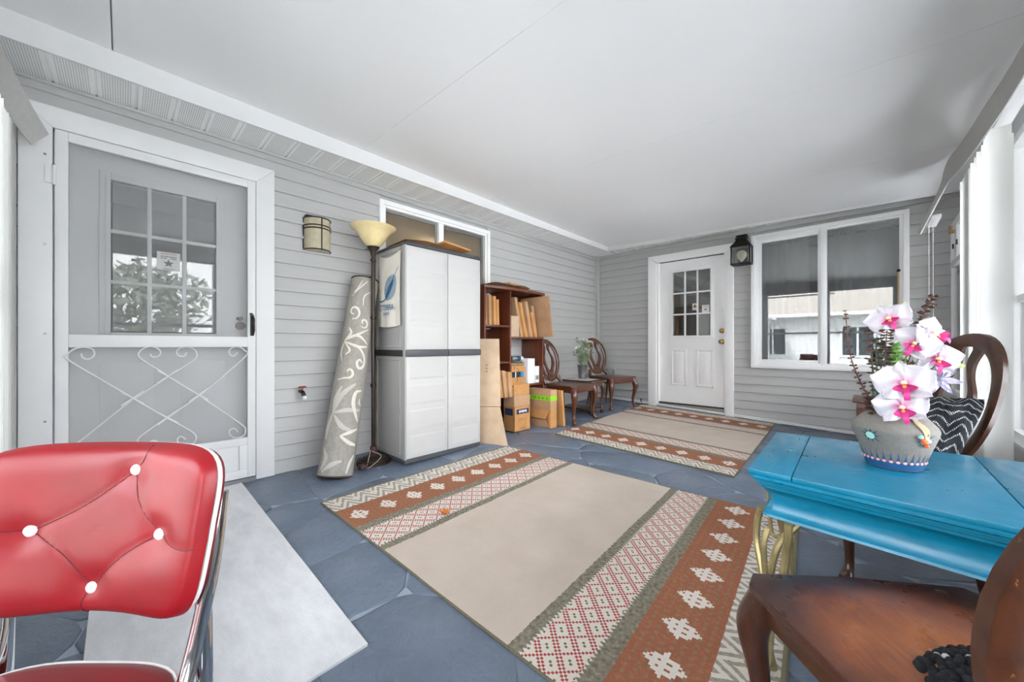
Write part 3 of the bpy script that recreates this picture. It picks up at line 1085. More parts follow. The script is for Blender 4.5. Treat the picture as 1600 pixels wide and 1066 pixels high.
def window_wall(name, axis, pos, a0, a1, posts, wlabel, first):
    """posts: positions of the posts along the wall; windows fill the bays"""
    th = .10

    def bx(mb, p, q, z0, z1, d0=0.0, d1=th):
        if axis == 'x':
            return mb.box(pos + d0, pos + d1, p, q, z0, z1)
        return mb.box(p, q, pos - d1, pos - d0, z0, z1)
    mb = MB()
    bx(mb, a0, a1, -.4, ZS)
    bx(mb, a0, a1, ZH, 2.45)
    for p in posts:
        bx(mb, p - .05, p + .05, ZS, ZH)
    struct(mb.build(name, M['white']), wlabel)
    sill = MB()
    bx(sill, a0, a1, ZS, ZS + .025, -.03, th + .03)
    struct(sill.build('trim_%d' % (8 + first), M['white'], bevel=.004), 'white sill under the %s windows' % ('right-hand' if axis == 'x' else 'front'))
    for i in range(len(posts) - 1):
        p, q = posts[i] + .05, posts[i + 1] - .05
        w = struct(empty('window_%d' % (first + i)), 'white sash window %d of the porch %s side' % (i + 1, 'right' if axis == 'x' else 'front'))
        z0, z1, zm = ZS + .025, ZH, 1.20
        for nm, a, b, c, d, e0, e1 in (('side_frame', p, p + .035, z0, z1, .005, .095), ('side_frame', q - .035, q, z0, z1, .005, .095),
                                       ('sill_frame', p, q, z0, z0 + .035, .005, .095), ('head_frame', p, q, z1 - .035, z1, .005, .095),
                                       ('meeting_rail', p + .035, q - .035, zm - .022, zm + .022, .03, .07)):
            m2 = MB()
            bx(m2, a, b, c, d, e0, e1)
            m2.build(nm, M['white_vinyl'], w, bevel=.003)
        for a, b, d0 in ((z0 + .035, zm - .022, .042), (zm + .022, z1 - .035, .056)):
            m2 = MB()
            bx(m2, p + .035, q - .035, a, b, d0, d0 + .004)
            m2.build('pane', M['pane'], w)


window_wall('wall_right', 'x', XW, YF - .1, YB + .02, [-.40, 1.0, 2.40, 3.82, 5.05], 'window wall along the right side of the porch', 3)
window_wall('wall_front', 'y', YF, 0.0, XW, [.05, 1.19, 2.33, 3.47], 'window wall at the near end of the porch behind the camera', 7)

# ------------------------------------------------------------------ vertical blinds and drooping valances
M['vane'] = veil('white_blind_vane', '#e6e6e4', 1.0, .22)


def ribbon(top, bot, thick, n=5):
    T, B = spline(top, n), spline(bot, n)
    mb = MB()
    secs = []
    for i in range(len(T)):
        a, b = T[i], B[i]
        t = (T[min(i + 1, len(T) - 1)] - T[max(i - 1, 0)]).normalized()
        nn = t.cross(b - a).normalized() * thick
        secs.append([a, b, b + nn, a + nn])
    return mb.sweep(secs)


CAMP = Vector((3.08, 0, .92))
vb = tag(empty('vertical_blind', (3.5, 3.2, .08)), 'white vertical blind drawn back beside the right windows under a drooping grey valance', 'blind')
o0 = Vector((3.5, 3.2, .08))
top = [(3.57, .3, 2.24), (3.565, 1.6, 2.235), (3.555, 2.72, 2.222), (3.512, 3.21, 2.185), (3.500, 3.72, 2.223), (3.476, 3.99, 2.231), (3.463, 4.14, 2.195), (3.447, 4.236, 2.095), (3.344, 4.346, 1.813)]
bot = [(3.56, .3, 2.10), (3.56, 1.6, 2.095), (3.550, 2.70, 2.075), (3.510, 3.18, 2.028), (3.500, 3.72, 2.068), (3.476, 3.99, 2.076), (3.462, 4.12, 2.060), (3.447, 4.225, 2.026), (3.354, 4.34, 1.794)]
ribbon([Vector(p) - o0 for p in top], [Vector(p) - o0 for p in bot], .006).build('valance', M['valance'], vb, smooth=True, angle=50)
edge = spline([Vector(p) - o0 for p in bot], 5)
MB().tube(edge, .004, 6).build('valance_edge', M['white'], vb, smooth=True)
MB().box(3.545 - 3.5, 3.60 - 3.5, 2.75 - 3.2, 4.3 - 3.2, 2.07 - .08, 2.10 - .08).build('headrail', M['white_vinyl'], vb, bevel=.003)
MB().box(3.395 - 3.5, 3.445 - 3.5, 4.12 - 3.2, 4.44 - 3.2, 1.855 - .08, 1.88 - .08).build('headrail', M['white_vinyl'], vb, bevel=.003)


def vane(x, y, ang, wd=.115, z0=.10, z1=2.03):
    c = MB()
    pts = []
    for k in range(7):
        a = (k / 6 - .5)
        pts.append((a * wd, .010 * (1 - (2 * a) ** 2)))
    ring = pts + [(p[0], p[1] - .0022) for p in reversed(pts)]
    ca, sa = cos(ang), sin(ang)
    c.prism(ring, lambda a, b: (x - 3.5 + a * ca - b * sa, y - 3.2 + a * sa + b * ca, z0 - .08), lambda a, b: (x - 3.5 + a * ca - b * sa, y - 3.2 + a * sa + b * ca, z1 - .08))
    return c.build('vane', M['vane'], vb, smooth=True, angle=60)


vane(3.554, 3.16, 0.0, .086, .09, 2.06)
for i in range(9):
    vane(3.575 + .004 * (i % 2), 3.30 + i * .095, .10 + .06 * sin(i * 1.7), .105, .10, 2.06)
cd = MB()
for dx, dy in ((0, 0), (.025, .04)):
    cd.tube([(3.40 + dx - 3.5, 4.36 + dy - 3.2, 1.86 - .08), (3.403 + dx - 3.5, 4.36 + dy - 3.2, .45 - .08)], .0012, 5)
cd.build('pull_cord', M['white'], vb)

vf = tag(empty('vertical_blind', (.25, -.40, .05)), 'white vertical blind bunched at the far left, extended by added unseen vanes to cut light', 'blind')
o1 = Vector((.25, -.40, .05))
top = [(.120, -.2575, 1.975), (.20, -.30, 2.055), (.36, -.367, 2.205), (.6, -.41, 2.27), (1.2, -.43, 2.275), (2.6, -.44, 2.27)]
bot = [(.128, -.310, 1.900), (.20, -.345, 1.945), (.36, -.395, 2.045), (.6, -.425, 2.12), (1.2, -.44, 2.125), (2.6, -.445, 2.12)]
ribbon([Vector(p) - o1 for p in top], [Vector(p) - o1 for p in bot], .006).build('valance', M['valance'], vf, smooth=True, angle=50)
for i in range(16):  # vanes past the bunch are unseen, added to cut light from the front
    x, y, a = (.055 + i * .045, -.405 - .004 * (i % 2), 1.15 + .12 * sin(i * 2.1)) if i < 8 else (.40 + (i - 7) * .092, -.405, .28)
    c = MB()
    pts = [((k / 6 - .5) * .10, .009 * (1 - (k / 3 - 1) ** 2)) for k in range(7)]
    ring = pts + [(p[0], p[1] - .002) for p in reversed(pts)]
    ca, sa = cos(a), sin(a)
    c.prism(ring, lambda p, q: (x - .25 + p * ca - q * sa, y + .40 + p * sa + q * ca, .06 - .05), lambda p, q: (x - .25 + p * ca - q * sa, y + .40 + p * sa + q * ca, 2.0 - .05))
    c.build('vane', M['vane'], vf, smooth=True, angle=60)
MB().box(.02 - .25, 2.5 - .25, -.03, .02, 2.03 - .05, 2.06 - .05).build('headrail', M['white_vinyl'], vf, bevel=.003)

# storm sash standing just inside the last right-hand window
ss = tag(empty('storm_sash', (3.60, 4.78, .50)), 'white storm sash with latches in the far right corner by the end wall', 'window sash')
for a, b, c, d in ((-.28, -.24, 0, 1.48), (.24, .28, 0, 1.48), (-.24, .24, 0, .04), (-.24, .24, 1.42, 1.48), (-.24, .24, 1.10, 1.15), (-.02, .0, 1.15, 1.42)):
    MB().box(-.02, .02, a, b, c, d).build('sash_bar', M['white'], ss, bevel=.003)
MB().box(-.003, .003, -.24, .24, .04, 1.10).build('pane', M['pane'], ss)
MB().box(-.003, .003, -.24, .24, 1.15, 1.42).build('pane', M['pane'], ss)
MB().box(-.035, -.005, .20, .25, 1.40, 1.46).build('wood_block', plain('raw_wood_block', '#b08a5c', .7), ss, bevel=.003)
for yy in (-.1, .1):
    MB().box(-.03, -.02, yy - .008, yy + .008, 1.24, 1.28).build('latch', M['black_metal'], ss)

# ------------------------------------------------------------------ outside
M['lawn'] = plain('lawn', '#a0a49e', .95, var=.2, vs=3, bmp=.02, bs=40)
M['concrete'] = plain('bounce_slab', '#dadbde', .9, var=.06)  # unseen pale ground, added to bounce daylight up to the ceiling
gnd = MB().add([(-30, -40, -.42), (40, -40, -.42), (40, 40, -.42), (-30, 40, -.42)], [(0, 1, 2, 3)])
struct(gnd.build('ground', M['lawn'], fixn=False), 'lawn outside the porch')
struct(MB().box(3.85, 10.5, -6, 16, -.42, -.40).build('bounce_slab', M['concrete']), 'unseen pale slab added along the right side to bounce light inside')

nb = tag(empty('neighbour_house', (1.5, -8.6, -.42)), 'white sided house with tan roof reflected in the end window', 'house')
ns = M['white']
tan = plain('tan_shingles', '#98918a', .9, var=.2, vs=30)
MB().box(-7, 7, -4, 0, 0, 2.6).build('wall', ns, nb)
for k in range(17):
    MB().box(-7, 7, 0, .012, .3 + k * .13, .418 + k * .13).build('siding_board', ns, nb)
rf = MB()
rf.hexa([(-7.4, .5, 2.55), (7.4, .5, 2.55), (7.4, -4.5, 2.55), (-7.4, -4.5, 2.55)], [(-7.2, -1.9, 3.6), (7.2, -1.9, 3.6), (7.2, -2.1, 3.6), (-7.2, -2.1, 3.6)])
rf.build('roof', tan, nb)
MB().box(-7.4, 7.4, .5, .6, 2.45, 2.57).build('gutter', M['white'], nb, bevel=.02)
for x in (-3.2, -1.4, 1.2, 3.4, 5.2):
    wz = MB().box(x - .5, x + .5, .0, .05, .9, 2.1).build('window', M['white'], nb)
    MB().box(x - .42, x - .03, .05, .055, .98, 2.02).build('pane', plain('dark_pane', '#3a4248', .1), wz)
    MB().box(x + .03, x + .42, .05, .055, .98, 2.02).build('pane', plain('dark_pane', '#3a4248', .1), wz)
wgx = -2.9
MB().box(wgx - 1.6, wgx + 1.4, 0, 3.0, 0, 2.35).build('porch_wing', ns, nb)
for k in range(15):
    MB().box(wgx - 1.6, wgx + 1.4, 3.0, 3.014, .2 + k * .14, .325 + k * .14).build('siding_board', ns, nb)
MB().box(wgx - 1.9, wgx + 1.7, -.2, 3.4, 2.35, 2.47).build('wing_roof', M['white'], nb, bevel=.02)
for dx in (1.32, 1.0):
    MB().tube(spline([(wgx + dx + .25, 3.3, 2.34), (wgx + dx + .2, 3.25, 2.2), (wgx + dx, 3.08, 1.95), (wgx + dx, 3.06, 1.6), (wgx + dx, 3.06, .1)], 4), .045, 8).build('downspout', M['white'], nb, smooth=True)


def leaf_mat(name, a, b):
    m, nt, bs_ = new_mat(name)
    n = noise(nt, 2.5, 3)
    nt.links.new(ramp(nt, n.outputs['Fac'], [(.3, lin(a)), (.7, lin(b))]), bs_.inputs['Base Color'])
    bs_.inputs['Roughness'].default_value = .7
    return m


bark = plain('bark', '#5a5048', .9, var=.2, bmp=.01, bs=20)
fol = leaf_mat('tree_leaves', '#5f665a', '#9aa094')


def tree(x, y, h, r, label, seed):
    rnd = random.Random(seed)
    t = tag(empty('tree', (x, y, -.42)), label, 'tree', 'trees outside the right windows')
    MB().tube(spline([(0, 0, 0), (.1, .05, h * .3), (-.05, .1, h * .6), (.05, 0, h * .85)], 4), [.16 - .01 * k for k in range(13)], 8).build('trunk', bark, t, smooth=True)
    mb = MB()
    for i in range(1500):
        a, b, c = rnd.gauss(0, 1), rnd.gauss(0, 1), rnd.gauss(0, 1)
        L = sqrt(a * a + b * b + c * c)
        k = rnd.uniform(.35, 1) ** .5 * r * (1 + .25 * sin(a * 3 / L) * cos(b * 4 / L))
        p = Vector((a / L * k, b / L * k, h * .68 + c / L * k * .8))
        s = rnd.uniform(.08, .17)
        u = Vector((rnd.gauss(0, 1), rnd.gauss(0, 1), rnd.gauss(0, 1))).normalized()
        v = u.orthogonal().normalized() * s * .6
        u = u * s
        mb.add([p - u, p + v, p + u, p - v], [(0, 1, 2, 3)])
    o = mb.build('foliage', fol, t, fixn=False)
    o['kind'] = 'stuff'


tree(12.2, 11.0, 4.2, 1.7, 'leafy tree nearest the right-hand windows', 3)
tree(14.0, 6.2, 4.6, 2.0, 'wide tree seen out of the middle right window', 5)
tree(17.0, 16.5, 5.0, 2.2, 'far tree beyond the right windows', 8)
tree(13.5, .4, 4.0, 1.6, 'round tree mirrored in the screen door glass', 12)
# ------------------------------------------------------------------ rugs


def rug_mat():
    m, nt, b = new_mat('patterned_rug_pile')
    E.nt = nt
    uvn = nt.nodes.new('ShaderNodeUVMap')
    sp = nt.nodes.new('ShaderNodeSeparateXYZ')
    nt.links.new(uvn.outputs[0], sp.inputs[0])
    u, v = E(sp.outputs[0]), E(sp.outputs[1])
    nf = noise(nt, 260, 3, .7, uvn.outputs[0])
    nm = noise(nt, 60, 4, .7, uvn.outputs[0])
    nl = noise(nt, 3.5, 5, .6, uvn.outputs[0])
    jit = (E(nm.outputs['Fac']) - .5) * .016
    s = u.min(2.1 - u)
    c = .0085
    sq = (s / c).floor() * c + c / 2
    vq = (v / c).floor() * c + c / 2
    beige = ramp(nt, nl.outputs['Fac'], [(.25, lin('#c4b5a6')), (.75, lin('#d4c6b9'))])
    grey = ramp(nt, nm.outputs['Fac'], [(.35, lin('#6c6656')), (.65, lin('#9d9686'))])
    cream = lin('#ded5ca')
    rust = ramp(nt, nm.outputs['Fac'], [(.32, lin('#84765a')), (.48, lin('#a0654c')), (.66, lin('#b0735a'))])
    red = lin('#ae5048')
    col = beige

    def band(lo, hi):
        return (((s + jit) > lo) * ((s + jit) < hi))
    # grey edges of the cream band
    col = mixc(nt, band(.395, .68), col, grey)
    # cream band, jagged border
    jag = ((v / .018).fract() - .5).abs() * .03
    cb = (((s - jag) > .452) * ((s + jag) < .640))
    col = mixc(nt, cb, col, cream)
    # lattice of little red and olive stitches
    a, bb = sq - .545, vq
    P_ = .085
    d1 = ((a + bb) / P_).fract()
    d2 = ((a - bb) / P_).fract()
    l1 = (d1 - .5).abs() > .36
    l2 = (d2 - .5).abs() > .36
    chk = (((sq / c).floor() + (vq / c).floor()).mod(2.0)) > .5
    lat = l1.max(l2) * chk
    inb = (((s) > .462) * ((s) < .628))
    col = mixc(nt, lat * inb, col, red)
    cen = ((d1 - .5).abs() < .17) * ((d2 - .5).abs() < .17) * chk
    col = mixc(nt, cen * inb, col, lin('#7d7348'))
    # rust band with white snow-flakes
    col = mixc(nt, band(.17, .40), col, rust)
    dots = (((u / .03).fract() - .5).abs() < .2) * (((v / .03).fract() - .5).abs() < .2)
    col = mixc(nt, dots * band(.19, .38) * .55, col, lin('#8a8468'))
    fa = (sq - .285).abs()
    fv = ((vq / .178).fract() - .5).abs() * .178
    dia = (fa * .85 + fv) < .056
    h1 = ((fa / .026).fract() - .5).abs() > .17
    h2 = ((fv / .026).fract() - .5).abs() > .17
    flake = dia * h1.max(h2)
    col = mixc(nt, flake * band(.2, .37), col, lin('#e2d9cf'))
    # outer zig-zag border
    ou = mixc(nt, (((((v / .115).fract() - .5).abs() * .2 + s + jit * 1.5) / .062).fract()) < .48, cream, mixc(nt, .25, grey, cream))
    ou = mixc(nt, ((((v / .115).fract() - .5).abs() * .115 + (s - .085).abs()) < .03), ou, cream)
    col = mixc(nt, band(-.1, .17), col, ou)
    col = mixc(nt, s < .012, col, lin('#8d8468'))
    fine = ramp(nt, nf.outputs['Fac'], [(.3, (.72,) * 3), (.7, (1.0,) * 3)])
    mul = nt.nodes.new('ShaderNodeMix')
    mul.data_type = 'RGBA'
    mul.blend_type = 'MULTIPLY'
    mul.inputs[0].default_value = .8
    nt.links.new(col, mul.inputs[6])
    nt.links.new(fine, mul.inputs[7])
    nt.links.new(mul.outputs[2], b.inputs['Base Color'])
    b.inputs['Roughness'].default_value = .95
    b.inputs['Specular IOR Level'].default_value = .1
    bump(nt, b, nf.outputs['Fac'], .003, .6)
    return m


def carpet(name, q, U, V, mat, th, label, group=None, nu=44, nv=34, wob=.002, binding=None):
    """q: world corners (u0v0, u1v0, u1v1, u0v1)"""
    cx = sum(p[0] for p in q) / 4
    cyy = sum(p[1] for p in q) / 4
    c0 = (cx, cyy, fz(cx, cyy))
    rnd = random.Random(U)
    vs, uvs, fs = [], [], []

    def pt(i, j, h):
        a, b = i / nu, j / nv
        x = (q[0][0] * (1 - a) + q[1][0] * a) * (1 - b) + (q[3][0] * (1 - a) + q[2][0] * a) * b
        y = (q[0][1] * (1 - a) + q[1][1] * a) * (1 - b) + (q[3][1] * (1 - a) + q[2][1] * a) * b
        e = wob * (sin(x * 9 + y * 4) + sin(y * 11 - x * 3))
        return (x - c0[0], y - c0[1], fz(x, y) - c0[2] + h + (abs(e) if h > .002 else 0))
    for j in range(nv + 1):
        for i in range(nu + 1):
            vs.append(pt(i, j, th))
            uvs.append((U * i / nu, V * j / nv))
    for j in range(nv):
        for i in range(nu):
            a = j * (nu + 1) + i
            fs.append((a, a + 1, a + nu + 2, a + nu + 1))
    ring = [(i, 0) for i in range(nu)] + [(nu, j) for j in range(nv)] + [(i, nv) for i in range(nu, 0, -1)] + [(0, j) for j in range(nv, 0, -1)]
    base = len(vs)
    for i, j in ring:
        vs.append(pt(i, j, 0.0005))
        uvs.append((U * i / nu, V * j / nv))
    n = len(ring)
    for k in range(n):
        i, j = ring[k]
        i2, j2 = ring[(k + 1) % n]
        fs.append((base + k, base + (k + 1) % n, j2 * (nu + 1) + i2, j * (nu + 1) + i))
    me = bpy.data.meshes.new(name)
    me.from_pydata(vs, [], fs)
    lay = me.uv_layers.new(name='UVMap')
    for lp in me.loops:
        lay.data[lp.index].uv = uvs[lp.vertex_index]
    me.polygons.foreach_set('use_smooth', [True] * len(me.polygons))
    me.set_sharp_from_angle(angle=radians(50))
    me.materials.append(mat)
    o = bpy.data.objects.new(name, me)
    COL.objects.link(o)
    o.location = c0
    tag(o, label, 'rug', group)
    if binding is not None:
        bb = MB()
        bb.tube([Vector(pt(i, j, th * .5)) for i, j in ring], th * .6, 6, closed=True)
        bb.build('edge_binding', binding, o, smooth=True)
    return o


M['rug'] = rug_mat()
M['rug_edge'] = plain('rug_edge', '#6b6654', .95, var=.3, vs=200)
carpet('area_rug', [(.711, .822), (2.935, .905), (2.79, 2.575), (.743, 2.355)], 2.1, 1.6, M['rug'], .008, 'beige area rug with rust snowflake bands in the middle of the floor', 'matching patterned rugs', binding=M['rug_edge'])
carpet('area_rug', [(2.374, 3.012), (2.30, 5.05), (.80, 5.0), (.812, 2.983)], 2.1, 1.56, M['rug'], .008, 'beige area rug with rust bands lying before the end door', 'matching patterned rugs', binding=M['rug_edge'])


def shag():
    m, nt, b = new_mat('white_shag')
    n = noise(nt, 9, 6, .7)
    n2 = noise(nt, 190, 3, .7)
    c = ramp(nt, n.outputs['Fac'], [(.3, lin('#d8d9db')), (.7, lin('#ececee'))])
    nt.links.new(c, b.inputs['Base Color'])
    b.inputs['Roughness'].default_value = .95
    b.inputs['Specular IOR Level'].default_value = .1
    bump(nt, b, n2.outputs['Fac'], .005, .7)
    return m


carpet('door_mat', [(.035, -.085), (1.875, -.085), (1.878, .562), (.035, .552)], 1.84, .64, shag(), .009, 'plain white runner mat leading from the screen door', wob=.001)
lfm = plain('dry_leaf_orange', '#c8742c', .6, var=.5, vs=60)
lm = MB()
rnd = random.Random(4)
for k in range(5):
    a0 = k * 1.3
    f = lambda u, v, a0=a0, k=k: (cos(a0) * (u - .2) * .045 - sin(a0) * (v - .5) * .026 * (1 - abs(2 * u - 1) ** 2), sin(a0) * (u - .2) * .045 + cos(a0) * (v - .5) * .026 * (1 - abs(2 * u - 1) ** 2), .008 + .022 * u * (1 + .3 * k / 5) - .01 * (v - .5) ** 2)
    lm.grid(f, 5, 3)
lo_ = lm.build('dried_leaf', lfm, smooth=True)
lo_.location = (1.364, 1.245, fz(1.364, 1.245) + .008)
tag(lo_, 'small crumpled orange leaf lying on the middle rug', 'leaf')

# ------------------------------------------------------------------ wall sconce
sc_ = tag(empty('wall_sconce', (0.004, 1.035, 1.76)), 'half-round amber glass wall light with dark bars beside the screen door', 'wall light')
M['amber_glass'] = plain('amber_seeded_glass', '#b9af96', .15, var=.12, vs=25, bmp=.001, bs=90, coat=.4)
RY, RX_ = .095, .105


def arc(z, k=1.0, n=14):
    return [(RX_ * k * sin(pi * i / n), -RY * k * cos(pi * i / n), z) for i in range(n + 1)]


MB().grid(lambda u, v: (RX_ * sin(pi * u) * .97, -RY * cos(pi * u) * .97, -.118 + .236 * v), 18, 4).build('glass_shade', M['amber_glass'], sc_, smooth=True)
MB().prism([(a, b) for a, b, c in arc(0, .95)], lambda a, b: (a, b, -.124), lambda a, b: (a, b, -.120)).build('bottom_glass', M['amber_glass'], sc_)
MB().box(-.004, .012, -.09, .09, -.115, .13).build('backplate', M['bronze'], sc_, bevel=.002)
for z in (-.118, .118, .062, .040):
    MB().tube(arc(z), .0048, 6).build('bar', M['bronze'], sc_, smooth=True)
for k in (0, 7, 14):
    p = arc(0)[k]
    MB().tube([(p[0], p[1], -.125), (p[0], p[1], .122)], .0048, 6).build('bar', M['bronze'], sc_, smooth=True)
MB().box(-.004, .045, -.09, .012, .118, .138).box(.0, .06, -.01, .03, .118, .134).build('top_bracket', M['black_metal'], sc_, bevel=.003)

# ------------------------------------------------------------------ lantern at the end door
ln = tag(empty('wall_lantern', (1.985, YB - .045, 1.86)), 'black carriage lantern with a glass front beside the end window', 'lantern')
bl = plain('lantern_black', '#17130f', .45, .4)
hw_, hd_ = .093, .07
y_ = -.06
MB().box(-hw_ - .008, hw_ + .008, y_ - hd_ - .006, y_ + hd_, 0, .016).build('base', bl, ln, bevel=.003)
for sx in (-1, 1):
    for sy in (-1, 1):
        MB().box(sx * hw_ - .007, sx * hw_ + .007, y_ + sy * (hd_ - .006) - .007, y_ + sy * (hd_ - .006) + .007, .016, .205).build('corner_post', bl, ln)
MB().hexa([(-hw_ - .014, y_ - hd_ - .012, .205), (hw_ + .014, y_ - hd_ - .012, .205), (hw_ + .014, y_ + hd_, .205), (-hw_ - .014, y_ + hd_, .205)],
          [(-hw_ - .004, y_ - hd_ - .004, .225), (hw_ + .004, y_ - hd_ - .004, .225), (hw_ + .004, y_ + hd_, .225), (-hw_ - .004, y_ + hd_, .225)]).build('roof_rim', bl, ln, bevel=.002)
pr = [(.098, .225), (.088, .236), (.066, .262), (.055, .285), (.052, .305)]
MB().sweep([[(-r, y_ - r * .8, z), (r, y_ - r * .8, z), (r, y_ + r * .8, z), (-r, y_ + r * .8, z)] for r, z in pr]).build('roof', bl, ln, bevel=.002)
for r, z0, z1 in ((.062, .305, .315), (.046, .315, .335), (.056, .335, .343)):
    MB().box(-r, r, y_ - r * .8, y_ + r * .8, z0, z1).build('chimney_cap', bl, ln, bevel=.002)
MB().box(-.05, .05, -.005, .044, .03, .30).build('wall_plate', bl, ln, bevel=.003)
pg = glass('lantern_glass', (.9, .9, .9), .02, 1.5)
MB().box(-hw_, hw_, y_ - hd_ + .004, y_ - hd_ + .006, .016, .205).build('pane', pg, ln)
MB().box(-hw_, -hw_ + .002, y_ - hd_ + .01, y_ + hd_ - .01, .016, .205).build('pane', pg, ln)
MB().box(hw_ - .002, hw_, y_ - hd_ + .01, y_ + hd_ - .01, .016, .205).build('pane', pg, ln)
MB().box(-hw_ + .01, hw_ - .01, y_ + hd_ - .014, y_ + hd_ - .008, .016, .205).build('reflector', plain('dull_reflector', '#b8b4a4', .25, .8), ln)
MB().lathe([(.014, 0), (.018, .016), (.036, .030), (.050, .055), (.054, .078), (.048, .104), (.030, .124), (0, .132)], 18, (0, y_, .04)).build('bulb', plain('clear_bulb', '#fff4cf', .08, .0, coat=.8), ln, smooth=True)

# ------------------------------------------------------------------ hose tap
tp = tag(empty('hose_tap', (.004, .918, .578)), 'small brass hose tap with red handle on the siding', 'tap')
MB().tube([(0, 0, 0), (.05, 0, 0)], .013, 10).tube(spline([(.045, 0, .0), (.065, 0, -.004), (.078, .005, -.03)], 3), .014, 10).build('body', M['bronze'], tp, smooth=True)
MB().tube([(.078, .005, -.028), (.082, .007, -.052)], .016, 10).build('outlet', M['white'], tp, smooth=True)
rh = plain('red_handle', '#8e3a34', .5)
MB().tube([(.052, 0, .012), (.055, 0, .034)], .005, 6).tube([(.055 + .022 * cos(a * pi / 6), .022 * sin(a * pi / 6), .036) for a in range(12)], .006, 6, closed=True).tube([(.033, 0, .036), (.077, 0, .036)], .004, 6).build('handle', rh, tp, smooth=True)

# ------------------------------------------------------------------ rolled rug leaning on the wall
rb, rt_ = Vector((.335, 1.045, fz(.335, 1.045))), Vector((.112, 1.368, 1.445))
rr_ = tag(empty('rolled_rug', rb), 'rolled grey rug with white scroll pattern leaning against the siding', 'rug')
ax = (rt_ - rb).normalized()
view = (CAMP - rb)
view = (view - ax * view.dot(ax)).normalized()
side = ax.cross(view).normalized()          # to the camera's right is -side or +side
if side.dot(Vector((cos(radians(43.87)), sin(radians(43.87)), 0))) < 0:
    side = -side
RLEN = (rt_ - rb).length


def rprof(h):
    return .116 - .014 * h / RLEN


def rollpt(s, h, off=0.0):
    r = rprof(h)
    a = max(-1.35, min(1.35, s / r))
    return ax * h + (side * sin(a) + view * cos(a)) * (r + off)


def weave():
    m, nt, b = new_mat('woven_grey_rug')
    v = coords(nt, 'Object', (30, 30, 260))
    n = noise(nt, 1.5, 5, .7, v)
    n2 = noise(nt, 14, 5, .7)
    c = ramp(nt, n.outputs['Fac'], [(.3, lin('#7a7670')), (.7, lin('#b0aba3'))])
    c = mixc(nt, ramp(nt, n2.outputs['Fac'], [(.45, (0, 0, 0)), (.65, (.5,) * 3)]), c, lin('#aaa59c'))
    nt.links.new(c, b.inputs['Base Color'])
    b.inputs['Roughness'].default_value = .95
    bump(nt, b, n.outputs['Fac'], .002, .6)
    return m


secs = []
for i in range(13):
    h = RLEN * i / 12
    r = rprof(h)
    secs.append([ax * h + (side * cos(2 * pi * k / 32) + view * sin(2 * pi * k / 32)) * r for k in range(32)])
MB().sweep(secs, cap=False).build('outer_layer', weave(), rr_, smooth=True)
M['jute'] = plain('rug_underside', '#4c3a30', .95, var=.25, vs=80)
M['roll_in'] = plain('rug_inside_layer', '#8e867c', .95, var=.2, vs=80)
for h0, nm in ((-.0, 'bottom_spiral'), (RLEN, 'top_spiral')):
    sp_ = MB()
    n = 90
    r0 = rprof(h0) - .001
    a_, b_ = [], []
    for i in range(n + 1):
        t = i / n
        r = .018 + (r0 - .018) * t
        an = t * 5.2 * 2 * pi
        d = side * cos(an) + view * sin(an)
        lo2 = ax * (h0 + (.0 if h0 > .1 else .0) + (-.004 if h0 < .1 else .004)) + d * r
        a_.append(lo2)
        b_.append(ax * (h0 + (.12 if h0 < .1 else -.12)) + d * r)
    sp_.add(a_ + b_, [(i, i + 1, n + 2 + i, n + 1 + i) for i in range(n)])
    sp_.tube(a_, .0058, 6)
    sp_.build(nm, M['jute'], rr_, smooth=True, fixn=False)
MB().tube([rollpt(.3 * (k / 12 - .5), .0, .002) for k in range(13)], .006, 6).build('bound_edge', M['jute'], rr_, smooth=True)
MB().tube([rollpt(.3 * (k / 12 - .5), RLEN - .004, .002) for k in range(13)], .006, 6).build('bound_edge', M['jute'], rr_, smooth=True)
